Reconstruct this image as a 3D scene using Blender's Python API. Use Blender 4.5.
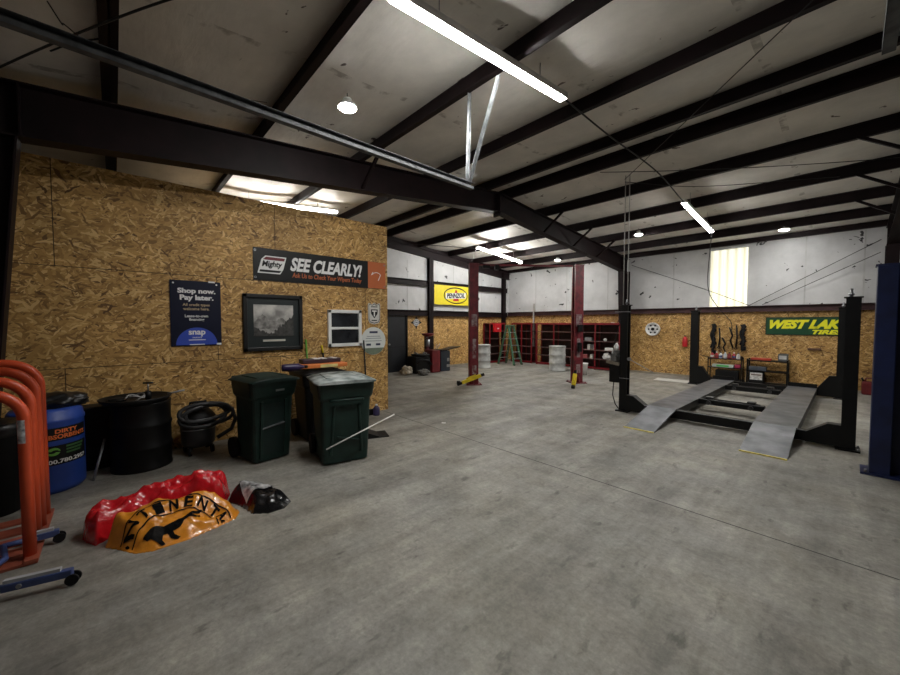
import bpy, bmesh, math, random
from mathutils import Vector, Matrix, noise
from math import pi, sin, cos, radians, atan2
random.seed(7)
for o in list(bpy.data.objects): bpy.data.objects.remove(o)
S = bpy.context.scene
COL = S.collection

# ------------------------------------------------------------------ camera, world, exposure
cd = bpy.data.cameras.new('camera'); cam = bpy.data.objects.new('camera', cd); COL.objects.link(cam)
cd.sensor_width = 36; cd.lens = 36*366/900; cd.clip_start = .02; cd.clip_end = 100
cam.location = (0, 0, 1.75); cam.rotation_euler = (radians(90-2.27), 0, radians(47.52))
S.camera = cam
w = bpy.data.worlds.new('world'); S.world = w; w.use_nodes = True
w.node_tree.nodes['Background'].inputs[0].default_value = (.05, .06, .08, 1)
w.node_tree.nodes['Background'].inputs[1].default_value = .3
vs = S.view_settings; vs.view_transform = 'Standard'; vs.look = 'None'; vs.gamma = 1; vs.exposure = 0.15; vs.use_curve_mapping = False
TUBE = 138.0      # radiance of the strip lights
BULB = 235.0      # radiance of the round lamps

# ------------------------------------------------------------------ materials
_m = {}
def N(nt, t, **k):
    n = nt.nodes.new(t)
    for a, b in k.items(): setattr(n, a, b)
    return n
def mat(name, col, rough=.6, metal=0., var=.18, scale=6., bump=0., spec=.5, col2=None, detail=4, coat=0.):
    if name in _m: return _m[name]
    m = bpy.data.materials.new(name); m.use_nodes = True; nt = m.node_tree
    b = nt.nodes['Principled BSDF']; L = nt.links.new
    tc = N(nt, 'ShaderNodeTexCoord'); nz = N(nt, 'ShaderNodeTexNoise')
    nz.inputs['Scale'].default_value = scale; nz.inputs['Detail'].default_value = detail
    L(tc.outputs['Object'], nz.inputs['Vector'])
    rp = N(nt, 'ShaderNodeValToRGB')
    c2 = col2 or tuple(c*(1-var) for c in col); c1 = tuple(min(1, c*(1+var*.6)) for c in col) if not col2 else col
    rp.color_ramp.elements[0].position = .35; rp.color_ramp.elements[1].position = .65
    rp.color_ramp.elements[0].color = (*c2, 1); rp.color_ramp.elements[1].color = (*c1, 1)
    L(nz.outputs['Fac'], rp.inputs['Fac']); L(rp.outputs['Color'], b.inputs['Base Color'])
    b.inputs['Roughness'].default_value = rough; b.inputs['Metallic'].default_value = metal
    b.inputs['Specular IOR Level'].default_value = spec; b.inputs['Coat Weight'].default_value = coat
    if bump:
        bp = N(nt, 'ShaderNodeBump'); bp.inputs['Strength'].default_value = bump; bp.inputs['Distance'].default_value = .02
        L(nz.outputs['Fac'], bp.inputs['Height']); L(bp.outputs['Normal'], b.inputs['Normal'])
    _m[name] = m; return m
def emis(name, col, strength):
    if name in _m: return _m[name]
    m = bpy.data.materials.new(name); m.use_nodes = True; nt = m.node_tree
    nt.nodes.remove(nt.nodes['Principled BSDF'])
    e = N(nt, 'ShaderNodeEmission'); e.inputs[0].default_value = (*col, 1); e.inputs[1].default_value = strength
    nt.links.new(e.outputs[0], nt.nodes['Material Output'].inputs['Surface']); _m[name] = m; return m

def osb_mat(name, ax):
    """oriented strand board: flakes of several directions in the plane of the wall; ax = axis along the wall"""
    m = bpy.data.materials.new(name); m.use_nodes = True; nt = m.node_tree; L = nt.links.new
    b = nt.nodes['Principled BSDF']; b.inputs['Roughness'].default_value = .62
    tc = N(nt, 'ShaderNodeTexCoord'); sp = N(nt, 'ShaderNodeSeparateXYZ'); L(tc.outputs['Object'], sp.inputs[0])
    cb = N(nt, 'ShaderNodeCombineXYZ'); L(sp.outputs[ax], cb.inputs[0]); L(sp.outputs[2], cb.inputs[1])
    cols = []; facs = []
    for i, (ang, sx, sy) in enumerate(((.15, 9, 42), (1.0, 10, 46), (2.2, 8, 40), (2.8, 13, 60))):
        mp = N(nt, 'ShaderNodeMapping'); mp.inputs['Rotation'].default_value = (0, 0, ang)
        wr = N(nt, 'ShaderNodeTexNoise'); wr.inputs['Scale'].default_value = 5+i; L(cb.outputs[0], wr.inputs['Vector'])
        ad = N(nt, 'ShaderNodeVectorMath', operation='MULTIPLY_ADD'); L(wr.outputs['Color'], ad.inputs[0])
        ad.inputs[1].default_value = (.12, .12, 0); L(cb.outputs[0], ad.inputs[2]); L(ad.outputs[0], mp.inputs['Vector'])
        sc = N(nt, 'ShaderNodeVectorMath', operation='MULTIPLY'); sc.inputs[1].default_value = (sx, sy, 1); L(mp.outputs[0], sc.inputs[0])
        vo = N(nt, 'ShaderNodeTexVoronoi'); vo.voronoi_dimensions = '2D'; vo.inputs['Scale'].default_value = 1; L(sc.outputs[0], vo.inputs['Vector'])
        cs = N(nt, 'ShaderNodeSeparateColor'); L(vo.outputs['Color'], cs.inputs[0])
        facs.append(cs)
    # topmost flake: choose by comparing the random values of the layers
    cur = facs[0].outputs[0]; top = facs[0].outputs[1]
    for f in facs[1:]:
        gt = N(nt, 'ShaderNodeMath', operation='GREATER_THAN'); L(f.outputs[1], gt.inputs[0]); L(top, gt.inputs[1])
        mx = N(nt, 'ShaderNodeMix'); mx.data_type = 'FLOAT'; L(gt.outputs[0], mx.inputs[0]); L(cur, mx.inputs[2]); L(f.outputs[0], mx.inputs[3])
        mt = N(nt, 'ShaderNodeMath', operation='MAXIMUM'); L(top, mt.inputs[0]); L(f.outputs[1], mt.inputs[1])
        cur = mx.outputs[0]; top = mt.outputs[0]
    rp = N(nt, 'ShaderNodeValToRGB'); e = rp.color_ramp.elements
    e[0].position = 0; e[0].color = (.12, .055, .015, 1); e[1].position = 1; e[1].color = (.78, .53, .23, 1)
    for p, c in ((.08, (.26, .138, .04, 1)), (.4, (.43, .24, .068, 1)), (.75, (.56, .33, .105, 1))):
        x = e.new(p); x.color = c
    L(cur, rp.inputs['Fac'])
    bn = N(nt, 'ShaderNodeTexNoise'); bn.inputs['Scale'].default_value = 1.1; bn.inputs['Detail'].default_value = 3; L(cb.outputs[0], bn.inputs['Vector'])
    br = N(nt, 'ShaderNodeMapRange'); br.inputs[1].default_value = .3; br.inputs[2].default_value = .7; br.inputs[3].default_value = .8; br.inputs[4].default_value = 1.12; L(bn.outputs['Fac'], br.inputs[0])
    # dark knots
    kn = N(nt, 'ShaderNodeTexNoise'); kn.inputs['Scale'].default_value = 7; kn.inputs['Detail'].default_value = 2; L(cb.outputs[0], kn.inputs['Vector'])
    kr = N(nt, 'ShaderNodeMapRange'); kr.inputs[1].default_value = .70; kr.inputs[2].default_value = .76; kr.inputs[3].default_value = 1; kr.inputs[4].default_value = .4; L(kn.outputs['Fac'], kr.inputs[0])
    mm = N(nt, 'ShaderNodeMath', operation='MULTIPLY'); L(br.outputs[0], mm.inputs[0]); L(kr.outputs[0], mm.inputs[1])
    vm = N(nt, 'ShaderNodeVectorMath', operation='SCALE'); L(rp.outputs['Color'], vm.inputs[0]); L(mm.outputs[0], vm.inputs[3])
    L(vm.outputs[0], b.inputs['Base Color'])
    bp = N(nt, 'ShaderNodeBump'); bp.inputs['Strength'].default_value = .25; bp.inputs['Distance'].default_value = .01
    L(cur, bp.inputs['Height']); L(bp.outputs['Normal'], b.inputs['Normal'])
    return m

def concrete_mat():
    m = bpy.data.materials.new('worn_concrete'); m.use_nodes = True; nt = m.node_tree; L = nt.links.new
    b = nt.nodes['Principled BSDF']
    tc = N(nt, 'ShaderNodeTexCoord')
    def nz(scale, det, rough=.6, stretch=None, rot=0):
        n = N(nt, 'ShaderNodeTexNoise'); n.inputs['Scale'].default_value = scale; n.inputs['Detail'].default_value = det; n.inputs['Roughness'].default_value = rough
        if stretch:
            mp = N(nt, 'ShaderNodeMapping'); mp.inputs['Scale'].default_value = stretch; mp.inputs['Rotation'].default_value = (0, 0, rot)
            L(tc.outputs['Object'], mp.inputs['Vector']); L(mp.outputs[0], n.inputs['Vector'])
        else: L(tc.outputs['Object'], n.inputs['Vector'])
        return n.outputs['Fac']
    def rng(s, a, c, d, e):
        r = N(nt, 'ShaderNodeMapRange'); r.inputs[1].default_value = a; r.inputs[2].default_value = c; r.inputs[3].default_value = d; r.inputs[4].default_value = e; L(s, r.inputs[0]); return r.outputs[0]
    def mul(a, c):
        n = N(nt, 'ShaderNodeMath', operation='MULTIPLY'); L(a, n.inputs[0]); L(c, n.inputs[1]); return n.outputs[0]
    big = rng(nz(.5, 9, .66), .36, .64, .80, 1.16)
    mid = rng(nz(2.2, 11, .76), .36, .64, .74, 1.20)
    wipe = rng(nz(1.0, 9, .64, (2.0, .28, 1)), .36, .64, .74, 1.22)          # wheel tracks running in from the door
    line = rng(nz(1.0, 7, .7, (11., .45, 1), .06), .33, .67, .90, 1.07)
    swirl = rng(nz(1.0, 8, .7, (5.5, 1.3, 1), -.6), .34, .66, .90, 1.10)
    fine = rng(nz(26, 9, .8), .34, .66, .74, 1.2)
    spot = rng(nz(1.0, 4, .55, (9., 3.5, 1), .5), .625, .70, 1, .62)          # scuffs and oil drips
    white = rng(nz(4.6, 11, .82), .57, .70, 1, 1.38)
    f = mul(mul(mul(big, mid), mul(wipe, fine)), mul(mul(spot, white), mul(line, swirl)))
    tint = N(nt, 'ShaderNodeMix'); tint.data_type = 'RGBA'; L(rng(nz(.8, 5), .35, .65, 0, 1), tint.inputs[0])
    tint.inputs[6].default_value = (.270, .252, .212, 1); tint.inputs[7].default_value = (.288, .280, .255, 1)
    v = N(nt, 'ShaderNodeVectorMath', operation='SCALE'); L(tint.outputs[2], v.inputs[0]); L(f, v.inputs[3]); L(v.outputs[0], b.inputs['Base Color'])
    L(rng(mid, .74, 1.20, .62, .44), b.inputs['Roughness']); b.inputs['Specular IOR Level'].default_value = .45
    bp = N(nt, 'ShaderNodeBump'); bp.inputs['Strength'].default_value = .12; bp.inputs['Distance'].default_value = .01
    L(nz(30, 8, .7), bp.inputs['Height']); L(bp.outputs['Normal'], b.inputs['Normal'])
    return m

def insulation_mat(name, base, tear=True, wr=.35, rough=.42):
    """white vinyl faced blanket, dirty, with torn dark spots"""
    m = bpy.data.materials.new(name); m.use_nodes = True; nt = m.node_tree; L = nt.links.new
    b = nt.nodes['Principled BSDF']; tc = N(nt, 'ShaderNodeTexCoord')
    n1 = N(nt, 'ShaderNodeTexNoise'); n1.inputs['Scale'].default_value = 1.3; n1.inputs['Detail'].default_value = 7; n1.inputs['Roughness'].default_value = .65; L(tc.outputs['Object'], n1.inputs['Vector'])
    rp = N(nt, 'ShaderNodeValToRGB'); rp.color_ramp.elements[0].position = .3; rp.color_ramp.elements[1].position = .68
    rp.color_ramp.elements[0].color = tuple(c*.74 for c in base)+(1,); rp.color_ramp.elements[1].color = (*base, 1); L(n1.outputs['Fac'], rp.inputs[0])
    out = rp.outputs['Color']
    if tear:
        n2 = N(nt, 'ShaderNodeTexNoise'); n2.inputs['Scale'].default_value = 3.4; n2.inputs['Detail'].default_value = 3; n2.inputs['Roughness'].default_value = .55; n2.inputs['Distortion'].default_value = .6
        L(tc.outputs['Object'], n2.inputs['Vector'])
        r2 = N(nt, 'ShaderNodeValToRGB'); r2.color_ramp.elements[0].position = .672; r2.color_ramp.elements[1].position = .682; L(n2.outputs['Fac'], r2.inputs[0])
        mx = N(nt, 'ShaderNodeMix'); mx.data_type = 'RGBA'; L(r2.outputs['Color'], mx.inputs[0]); L(out, mx.inputs[6]); mx.inputs[7].default_value = (.03, .03, .032, 1); out = mx.outputs[2]
    if not tear:
        sx = N(nt, 'ShaderNodeSeparateXYZ'); L(tc.outputs['Object'], sx.inputs[0])
        m1 = N(nt, 'ShaderNodeMath', operation='MULTIPLY'); m1.inputs[1].default_value = 1/1.52; L(sx.outputs[0], m1.inputs[0])
        m2 = N(nt, 'ShaderNodeMath', operation='FRACT'); L(m1.outputs[0], m2.inputs[0])
        m3 = N(nt, 'ShaderNodeMath', operation='COMPARE'); m3.inputs[1].default_value = .5; m3.inputs[2].default_value = .028; L(m2.outputs[0], m3.inputs[0])
        n4 = N(nt, 'ShaderNodeTexNoise'); n4.inputs['Scale'].default_value = 6; n4.inputs['Detail'].default_value = 6; L(tc.outputs['Object'], n4.inputs['Vector'])
        r4 = N(nt, 'ShaderNodeValToRGB'); r4.color_ramp.elements[0].position = .5; r4.color_ramp.elements[1].position = .62; L(n4.outputs['Fac'], r4.inputs[0])
        m4 = N(nt, 'ShaderNodeMath', operation='MULTIPLY'); L(m3.outputs[0], m4.inputs[0]); L(r4.outputs['Color'], m4.inputs[1])
        m5 = N(nt, 'ShaderNodeMath', operation='MULTIPLY'); L(m4.outputs[0], m5.inputs[0]); m5.inputs[1].default_value = .55
        mx = N(nt, 'ShaderNodeMix'); mx.data_type = 'RGBA'; L(m5.outputs[0], mx.inputs[0]); L(out, mx.inputs[6]); mx.inputs[7].default_value = (.16, .13, .10, 1); out = mx.outputs[2]
        n5 = N(nt, 'ShaderNodeTexNoise'); n5.inputs['Scale'].default_value = 3.1; n5.inputs['Detail'].default_value = 4; n5.inputs['Distortion'].default_value = .8; L(tc.outputs['Object'], n5.inputs['Vector'])
        r5 = N(nt, 'ShaderNodeValToRGB'); r5.color_ramp.elements[0].position = .70; r5.color_ramp.elements[1].position = .72; L(n5.outputs['Fac'], r5.inputs[0])
        mx = N(nt, 'ShaderNodeMix'); mx.data_type = 'RGBA'; L(r5.outputs['Color'], mx.inputs[0]); L(out, mx.inputs[6]); mx.inputs[7].default_value = (.07, .05, .04, 1); out = mx.outputs[2]
    L(out, b.inputs['Base Color']); b.inputs['Roughness'].default_value = rough
    n3 = N(nt, 'ShaderNodeTexNoise'); n3.inputs['Scale'].default_value = 4.5; n3.inputs['Detail'].default_value = 5
    mp = N(nt, 'ShaderNodeMapping'); mp.inputs['Scale'].default_value = (.5, 1.6, 1.2); L(tc.outputs['Object'], mp.inputs[0]); L(mp.outputs[0], n3.inputs['Vector'])
    bp = N(nt, 'ShaderNodeBump'); bp.inputs['Strength'].default_value = wr; bp.inputs['Distance'].default_value = .05
    L(n3.outputs['Fac'], bp.inputs['Height']); L(bp.outputs['Normal'], b.inputs['Normal'])
    return m

STEEL_BROWN = mat('oxide_primed_steel', (.010, .0045, .0052), .6, 0, .4, 3, spec=.2)
BLACK = mat('black_paint', (.0032, .0032, .0036), .45, 0, .3, 8, spec=.3)
BLACKM = mat('matt_black_plastic', (.0045, .0045, .005), .55, 0, .3, 5, spec=.3)
RUBBER = mat('black_rubber', (.007, .007, .0075), .7, 0, .2, 12, spec=.3)
GALV = mat('galvanised_steel', (.30, .31, .32), .42, .8, .35, 14)
GREYSTEEL = mat('grey_steel', (.33, .34, .36), .4, .7, .3, 10)
DGREY = mat('greasy_dark_steel', (.05, .05, .052), .45, .3, .5, 12)
DULLGALV = mat('dull_galvanised', (.10, .105, .11), .6, .3, .35, 14)
MAROON = mat('maroon_lift_paint', (.15, .010, .018), .45, 0, .4, 7)
REDSHELF = mat('red_shelf_paint', (.19, .007, .012), .45, 0, .25, 5)
WHITE = mat('white_plastic', (.78, .78, .76), .45, 0, .08, 5)
WHITEP = mat('white_print', (.80, .80, .79), .5, 0, .03, 5)
YELLOW = mat('yellow_paint', (.74, .55, .015), .45, 0, .2, 9)
CARTGREEN = mat('dark_green_plastic', (.008, .027, .021), .5, 0, .3, 6, .05, spec=.4)
FRAMEBLK = mat('black_wood_frame', (.006, .0055, .0055), .4, 0, .2, 9)

# ------------------------------------------------------------------ mesh helpers
class MB:
    def __init__(s): s.bm = bmesh.new()
    def add(s, verts, faces, M=None, smooth=False):
        vv = [s.bm.verts.new(M @ Vector(v) if M else v) for v in verts]
        for f in faces:
            try:
                q = s.bm.faces.new([vv[i] for i in f]); q.smooth = smooth
            except ValueError: pass
        return vv
    def box(s, c, d, R=None, bev=0.):
        x, y, z = (a/2 for a in d)
        tb = bmesh.new()
        vv = [tb.verts.new(v) for v in [(-x,-y,-z),(x,-y,-z),(x,y,-z),(-x,y,-z),(-x,-y,z),(x,-y,z),(x,y,z),(-x,y,z)]]
        for f in [(0,3,2,1),(4,5,6,7),(0,1,5,4),(1,2,6,5),(2,3,7,6),(3,0,4,7)]: tb.faces.new([vv[i] for i in f])
        if bev: bmesh.ops.bevel(tb, geom=tb.edges[:], offset=min(bev, min(d)*.45), segments=2, affect='EDGES', profile=.5)
        M = Matrix.Translation(c) @ (R.to_4x4() if R else Matrix())
        tb.verts.index_update()
        s.add([v.co.copy() for v in tb.verts], [[v.index for v in f.verts] for f in tb.faces], M); tb.free(); return s
    def bar(s, p0, p1, wd, h, up=(0,0,1), bev=0.):
        p0, p1 = Vector(p0), Vector(p1); d = p1-p0; x = d.normalized(); u = Vector(up)
        if abs(x.dot(u)) > .99: u = Vector((0,1,0))
        y = u.cross(x).normalized(); z = x.cross(y)
        return s.box((p0+p1)/2, (d.length, wd, h), Matrix((x, y, z)).transposed(), bev)
    def tube(s, pts, r, seg=8, cap=True, closed=False):
        pts = [Vector(p) for p in pts]; n = len(pts); rr = r if isinstance(r, (list, tuple)) else [r]*n
        prev = None; rings = []
        for i in range(n):
            a = pts[i-1] if (i > 0 or closed) else pts[i]; b = pts[(i+1) % n] if (i < n-1 or closed) else pts[i]
            t = (b-a).normalized()
            if prev is None:
                u = Vector((0,0,1)) if abs(t.z) < .9 else Vector((1,0,0)); u = (u - t*u.dot(t)).normalized()
            else:
                u = prev - t*prev.dot(t); u = u.normalized() if u.length > 1e-6 else Vector((1,0,0))
            prev = u; v = t.cross(u)
            rings.append([s.bm.verts.new(pts[i] + rr[i]*(cos(2*pi*k/seg)*u + sin(2*pi*k/seg)*v)) for k in range(seg)])
        for i in range(n if closed else n-1):
            A, B = rings[i], rings[(i+1) % n]
            for k in range(seg):
                f = s.bm.faces.new((A[k], A[(k+1) % seg], B[(k+1) % seg], B[k])); f.smooth = True
        if cap and not closed:
            s.bm.faces.new(rings[0][::-1]); s.bm.faces.new(rings[-1])
        return s
    def cyl(s, p0, p1, r, seg=20, r2=None): return s.tube([p0, p1], [r, r if r2 is None else r2], seg)
    def lathe(s, prof, seg=32, M=None, cap=True):
        rings = []; T = M or Matrix()
        for r, z in prof: rings.append([s.bm.verts.new(T @ Vector((r*cos(2*pi*k/seg), r*sin(2*pi*k/seg), z))) for k in range(seg)])
        for A, B in zip(rings, rings[1:]):
            for k in range(seg):
                f = s.bm.faces.new((A[k], A[(k+1) % seg], B[(k+1) % seg], B[k])); f.smooth = True
        if cap: s.bm.faces.new(rings[0][::-1]); s.bm.faces.new(rings[-1])
        return s
    def prism(s, poly, axis, a, b):
        """poly in the two other axes (cyclic order after axis), extruded a..b along axis"""
        def P(p, t):
            v = [0,0,0]; v[axis] = t; v[(axis+1) % 3] = p[0]; v[(axis+2) % 3] = p[1]; return v
        n = len(poly); ar = sum(poly[i][0]*poly[(i+1) % n][1]-poly[(i+1) % n][0]*poly[i][1] for i in range(n))
        if ar < 0: poly = poly[::-1]
        if a > b: a, b = b, a
        s.add([P(p, a) for p in poly]+[P(p, b) for p in poly], [list(range(n))[::-1], list(range(n, 2*n))]+[(i, (i+1) % n, n+(i+1) % n, n+i) for i in range(n)])
        return s
    def ball(s, c, r, seg=14, sc=(1,1,1)):
        prof = [(max(1e-4, r*sin(pi*i/10)), -r*cos(pi*i/10)) for i in range(11)]
        return s.lathe(prof, seg, Matrix.Translation(c) @ Matrix.Diagonal((*sc, 1)))
    def xform(s, M): s.bm.transform(M); return s
    def build(s, name, m, parent=None, smooth_angle=None):
        me = bpy.data.meshes.new(name); s.bm.to_mesh(me); s.bm.free()
        o = bpy.data.objects.new(name, me); COL.objects.link(o)
        for x in (m if isinstance(m, (list, tuple)) else [m]): me.materials.append(x)
        if parent: o.parent = parent
        return o
def tag(o, label, cat, group=None, kind=None):
    o['label'] = label; o['category'] = cat
    if group: o['group'] = group
    if kind: o['kind'] = kind
    return o
def thing(name, label, cat, loc=(0,0,0), rz=0., group=None):
    o = bpy.data.objects.new(name, None); COL.objects.link(o); o.empty_display_size = .1
    o.location = loc; o.rotation_euler = (0, 0, rz); return tag(o, label, cat, group)
def struct(name, mb, m, label=None, cat=None):
    o = mb.build(name, m); o['kind'] = 'structure'
    if label: o['label'] = label
    if cat: o['category'] = cat
    return o
def copy_tree(o, label=None, loc=None, rz=None, group=None, parent=None):
    c = o.copy(); COL.objects.link(c)
    if parent: c.parent = parent
    if label: c['label'] = label
    if loc is not None: c.location = loc
    if rz is not None: c.rotation_euler = (0, 0, rz)
    if group: c['group'] = group
    for ch in [k for k in bpy.data.objects if k.parent == o]: copy_tree(ch, parent=c)
    return c
def at(x, y, z, R=None): return Matrix.Translation((x, y, z)) @ (R if R else Matrix())
def text_mb(s, wd, ht, bold=.0, shear=0., ext=.0015, spacing=1., fit=True):
    """flat lettering in XY, centred, scaled to the box wd x ht"""
    cu = bpy.data.curves.new('t', 'FONT'); cu.body = s; cu.size = 1; cu.offset = bold; cu.shear = shear; cu.extrude = .002; cu.align_x = 'CENTER'; cu.space_character = spacing; cu.resolution_u = 3; cu.space_line = .85
    o = bpy.data.objects.new('t', cu); COL.objects.link(o)
    dg = bpy.context.evaluated_depsgraph_get(); me = bpy.data.meshes.new_from_object(o.evaluated_get(dg))
    mb = MB(); mb.bm.from_mesh(me); bpy.data.objects.remove(o); bpy.data.curves.remove(cu); bpy.data.meshes.remove(me)
    vs_ = [v.co for v in mb.bm.verts]
    x0, x1 = min(v.x for v in vs_), max(v.x for v in vs_); y0, y1 = min(v.y for v in vs_), max(v.y for v in vs_)
    sx = wd/(x1-x0); sy = ht/(y1-y0)
    for v in mb.bm.verts:
        v.co = Vector(((v.co.x-(x0+x1)/2)*sx, (v.co.y-(y0+y1)/2)*sy, ext if v.co.z > 0 else -ext*.2))
    return mb
def poly_mb(pts, ext=.0015):
    mb = MB(); mb.prism(pts, 2, -ext*.2, ext); return mb
def ell(cx, cy, rx, ry, n=40, a0=0, a1=2*pi): return [(cx+rx*cos(a0+(a1-a0)*i/n), cy+ry*sin(a0+(a1-a0)*i/n)) for i in range(n + (0 if abs(a1-a0-2*pi) < 1e-6 else 1))]
def ring_mb(cx, cy, rx, ry, t, n=48, a0=0, a1=2*pi, ext=.0015):
    mb = MB(); full = abs(a1-a0-2*pi) < 1e-6; A = ell(cx, cy, rx, ry, n, a0, a1); B = ell(cx, cy, rx-t, ry-t, n, a0, a1); k = len(A)
    for i in range(k if full else k-1):
        j = (i+1) % k; mb.add([(*A[i], ext), (*A[j], ext), (*B[j], ext), (*B[i], ext)], [(0, 1, 2, 3)])
    return mb
PX = Matrix(((0,0,1,0),(1,0,0,0),(0,1,0,0),(0,0,0,1)))        # XY drawing -> wall that faces +X (reads along +Y)
NY = Matrix(((1,0,0,0),(0,0,-1,0),(0,1,0,0),(0,0,0,1)))       # XY drawing -> wall that faces -Y (reads along +X)

# ------------------------------------------------------------------ the building
RX0, RX1 = -10.95, 6.7          # gable ends
WY0, WY1 = -1.2, 13.8           # eave walls
RIDGE = 6.5; SL = .091
def zr(y, z0): return z0 - SL*abs(y-RIDGE)          # height on a line parallel to the roof
ZP = 4.69; ZR = 4.90                                  # underside of purlins, roof blanket
OSBX = -6.3; OSBZ = 3.66; OSBY1 = 4.06

fl = MB(); fl.box(((RX0+RX1)/2, (WY0+WY1)/2, -.1), (RX1-RX0+.4, WY1-WY0+.4, .2))
struct('floor', fl, concrete_mat(), 'worn grey concrete slab with sweeping marks', 'floor')
JOINT = mat('dark_joint', (.05, .048, .044), .8)
for i, (a, b) in enumerate([((-10.8, 3.9), (6.6, 3.9)), ((-5.45, -.7), (-5.45, 13.4))][:1]):
    j = MB(); j.bar((*a, .0005), (*b, .0005), .009, .002); struct('trim_%d' % (i+1), j, JOINT, 'thin saw cut control joint in the concrete floor', 'floor joint')

INS_ROOF = insulation_mat('roof_blanket', (.80, .77, .71), False, .22, .5)
INS_WALL = insulation_mat('wall_blanket', (.66, .66, .66), True, .12, .5)
OSB_Y = osb_mat('strand_board_gable', 1); OSB_X = osb_mat('strand_board_eave', 0)
PUR = [.03, 1.53, 3.06, 4.65, 6.14, 6.86, 8.32, 9.85, 11.3, 12.55]
# roof blanket: billows down a little between the purlins
ys = [WY0-.1] + PUR[:5] + [RIDGE] + PUR[5:] + [WY1+.1]
rb = MB(); rows = []
NX = 60
for i in range(len(ys)-1):
    seg = 10 if ys[i+1]-ys[i] > .5 else 2
    for k in range(seg + (1 if i == len(ys)-2 else 0)):
        t = k/seg; y = ys[i]+(ys[i+1]-ys[i])*t; sag = .085*sin(pi*t)**.8 if seg > 2 and 0 < t < 1 else 0
        row = []
        for q in range(NX+1):
            x = RX0-.2+(RX1-RX0+.4)*q/NX
            wv = sag*(.8+.45*noise.noise(Vector((x*.7, i*3.7, 0)))) + .006*noise.noise(Vector((x*2.2, y*2.5, 5)))*(sag > 0)
            row.append(rb.bm.verts.new((x, y, zr(y, ZR)-wv)))
        rows.append(row)
for A, B in zip(rows, rows[1:]):
    for q in range(NX):
        f = rb.bm.faces.new((A[q], B[q], B[q+1], A[q+1])); f.smooth = True
struct('ceiling', rb, INS_ROOF, 'sagging pale vinyl insulation blanket under the roof', 'ceiling')
# vertical seam tapes and dark tears on the blanket
rt = MB(); rt.box(((RX0+RX1)/2, (WY0+RIDGE)/2, 0), (RX1-RX0+1, RIDGE-WY0+.6, .05)); 
for v in rt.bm.verts: v.co.z += zr(v.co.y, ZR+.12)
struct('ceiling', rt, BLACKM, 'roof sheet above the near blanket', 'roof')
rt = MB(); rt.box(((RX0+RX1)/2, (WY1+RIDGE)/2, 0), (RX1-RX0+1, WY1-RIDGE+.6, .05))
for v in rt.bm.verts: v.co.z += zr(v.co.y, ZR+.12)
struct('ceiling', rt, BLACKM, 'roof sheet above the far blanket', 'roof')

# purlins
for k, y in enumerate(PUR):
    z0 = zr(y, ZP); h = zr(y, ZR)-z0; sg = 1 if y < RIDGE else -1
    p = MB(); x0, x1 = RX0+.02, RX1-.02; xm = (x0+x1)/2; ln = x1-x0
    p.box((xm, y, z0+h/2), (ln, .012, h)); p.box((xm, y-sg*.03, z0+.006), (ln, .07, .012)); p.box((xm, y+sg*.03, z0+h-.01), (ln, .07, .012)); p.box((xm, y-sg*.062, z0+.018), (ln, .008, .03))
    struct('trim_%d' % (10+k), p, STEEL_BROWN, 'dark steel roof purlin', 'purlin')
def rafter_frame(X, nm, depth_e, depth_r, fw=.2, col_y0=-.62, full=True):
    zt = lambda y: zr(y, ZP)-.004
    dpt = lambda y: depth_e + (depth_r-depth_e)*(1-abs(y-RIDGE)/7.3)
    ylist = [-1.12, 2.5, 6.46, 6.54, 9.8, 13.72]
    f = MB()
    top = [(y, zt(y)) for y in ylist]; bot = [(y, zt(y)-dpt(y)) for y in ylist]
    f.prism(top+bot[::-1], 0, X-.006, X+.006)
    for line, s in ((top, -1), (bot, 1)):
        for a, b in zip(line, line[1:]):
            f.bar((X, a[0], a[1]), (X, b[0], b[1]), fw, .016)
    for y in (6.5,): f.box((X, y, zt(y)-dpt(y)/2-.04), (fw, .05, dpt(y)+.1))
    for y in (-.62, 13.2): f.box((X, y, zt(y)-dpt(y)/2), (fw, .014, dpt(y)-.02))
    return f, zt, dpt
def frame_column(X, ytop, ybase, yout, ztop, fw=.2):
    f = MB()
    f.prism([(yout, 0), (ybase, 0), (ytop, ztop), (yout, ztop)], 0, X-.006, X+.006)
    f.bar((X, ybase, 0), (X, ytop, ztop), fw, .016, up=(0, 1, 0)); f.box((X, yout, ztop/2), (fw, .016, ztop))
    f.box((X, (ybase+yout)/2, .01), (fw+.06, abs(ybase-yout)+.06, .02))
    return f
n = 30
for X, lab in ((-5.5, 'the left frame'), (.62, 'the right frame')):
    f, zt, dpt = rafter_frame(X, 'rafter', .50, .42)
    struct('trim_%d' % n, f, STEEL_BROWN, 'tapered dark steel rafter of '+lab, 'rafter'); n += 1
    for (yt, yb, yo, lb) in ((-.64, -.92, -1.14, 'near column of '), (13.2, 13.42, 13.74, 'far column of ')):
        struct('trim_%d' % n, frame_column(X, yt, yb, yo, zt(yt)-dpt(yt)+.02), STEEL_BROWN, 'tapered dark steel '+lb+lab, 'column'); n += 1
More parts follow.
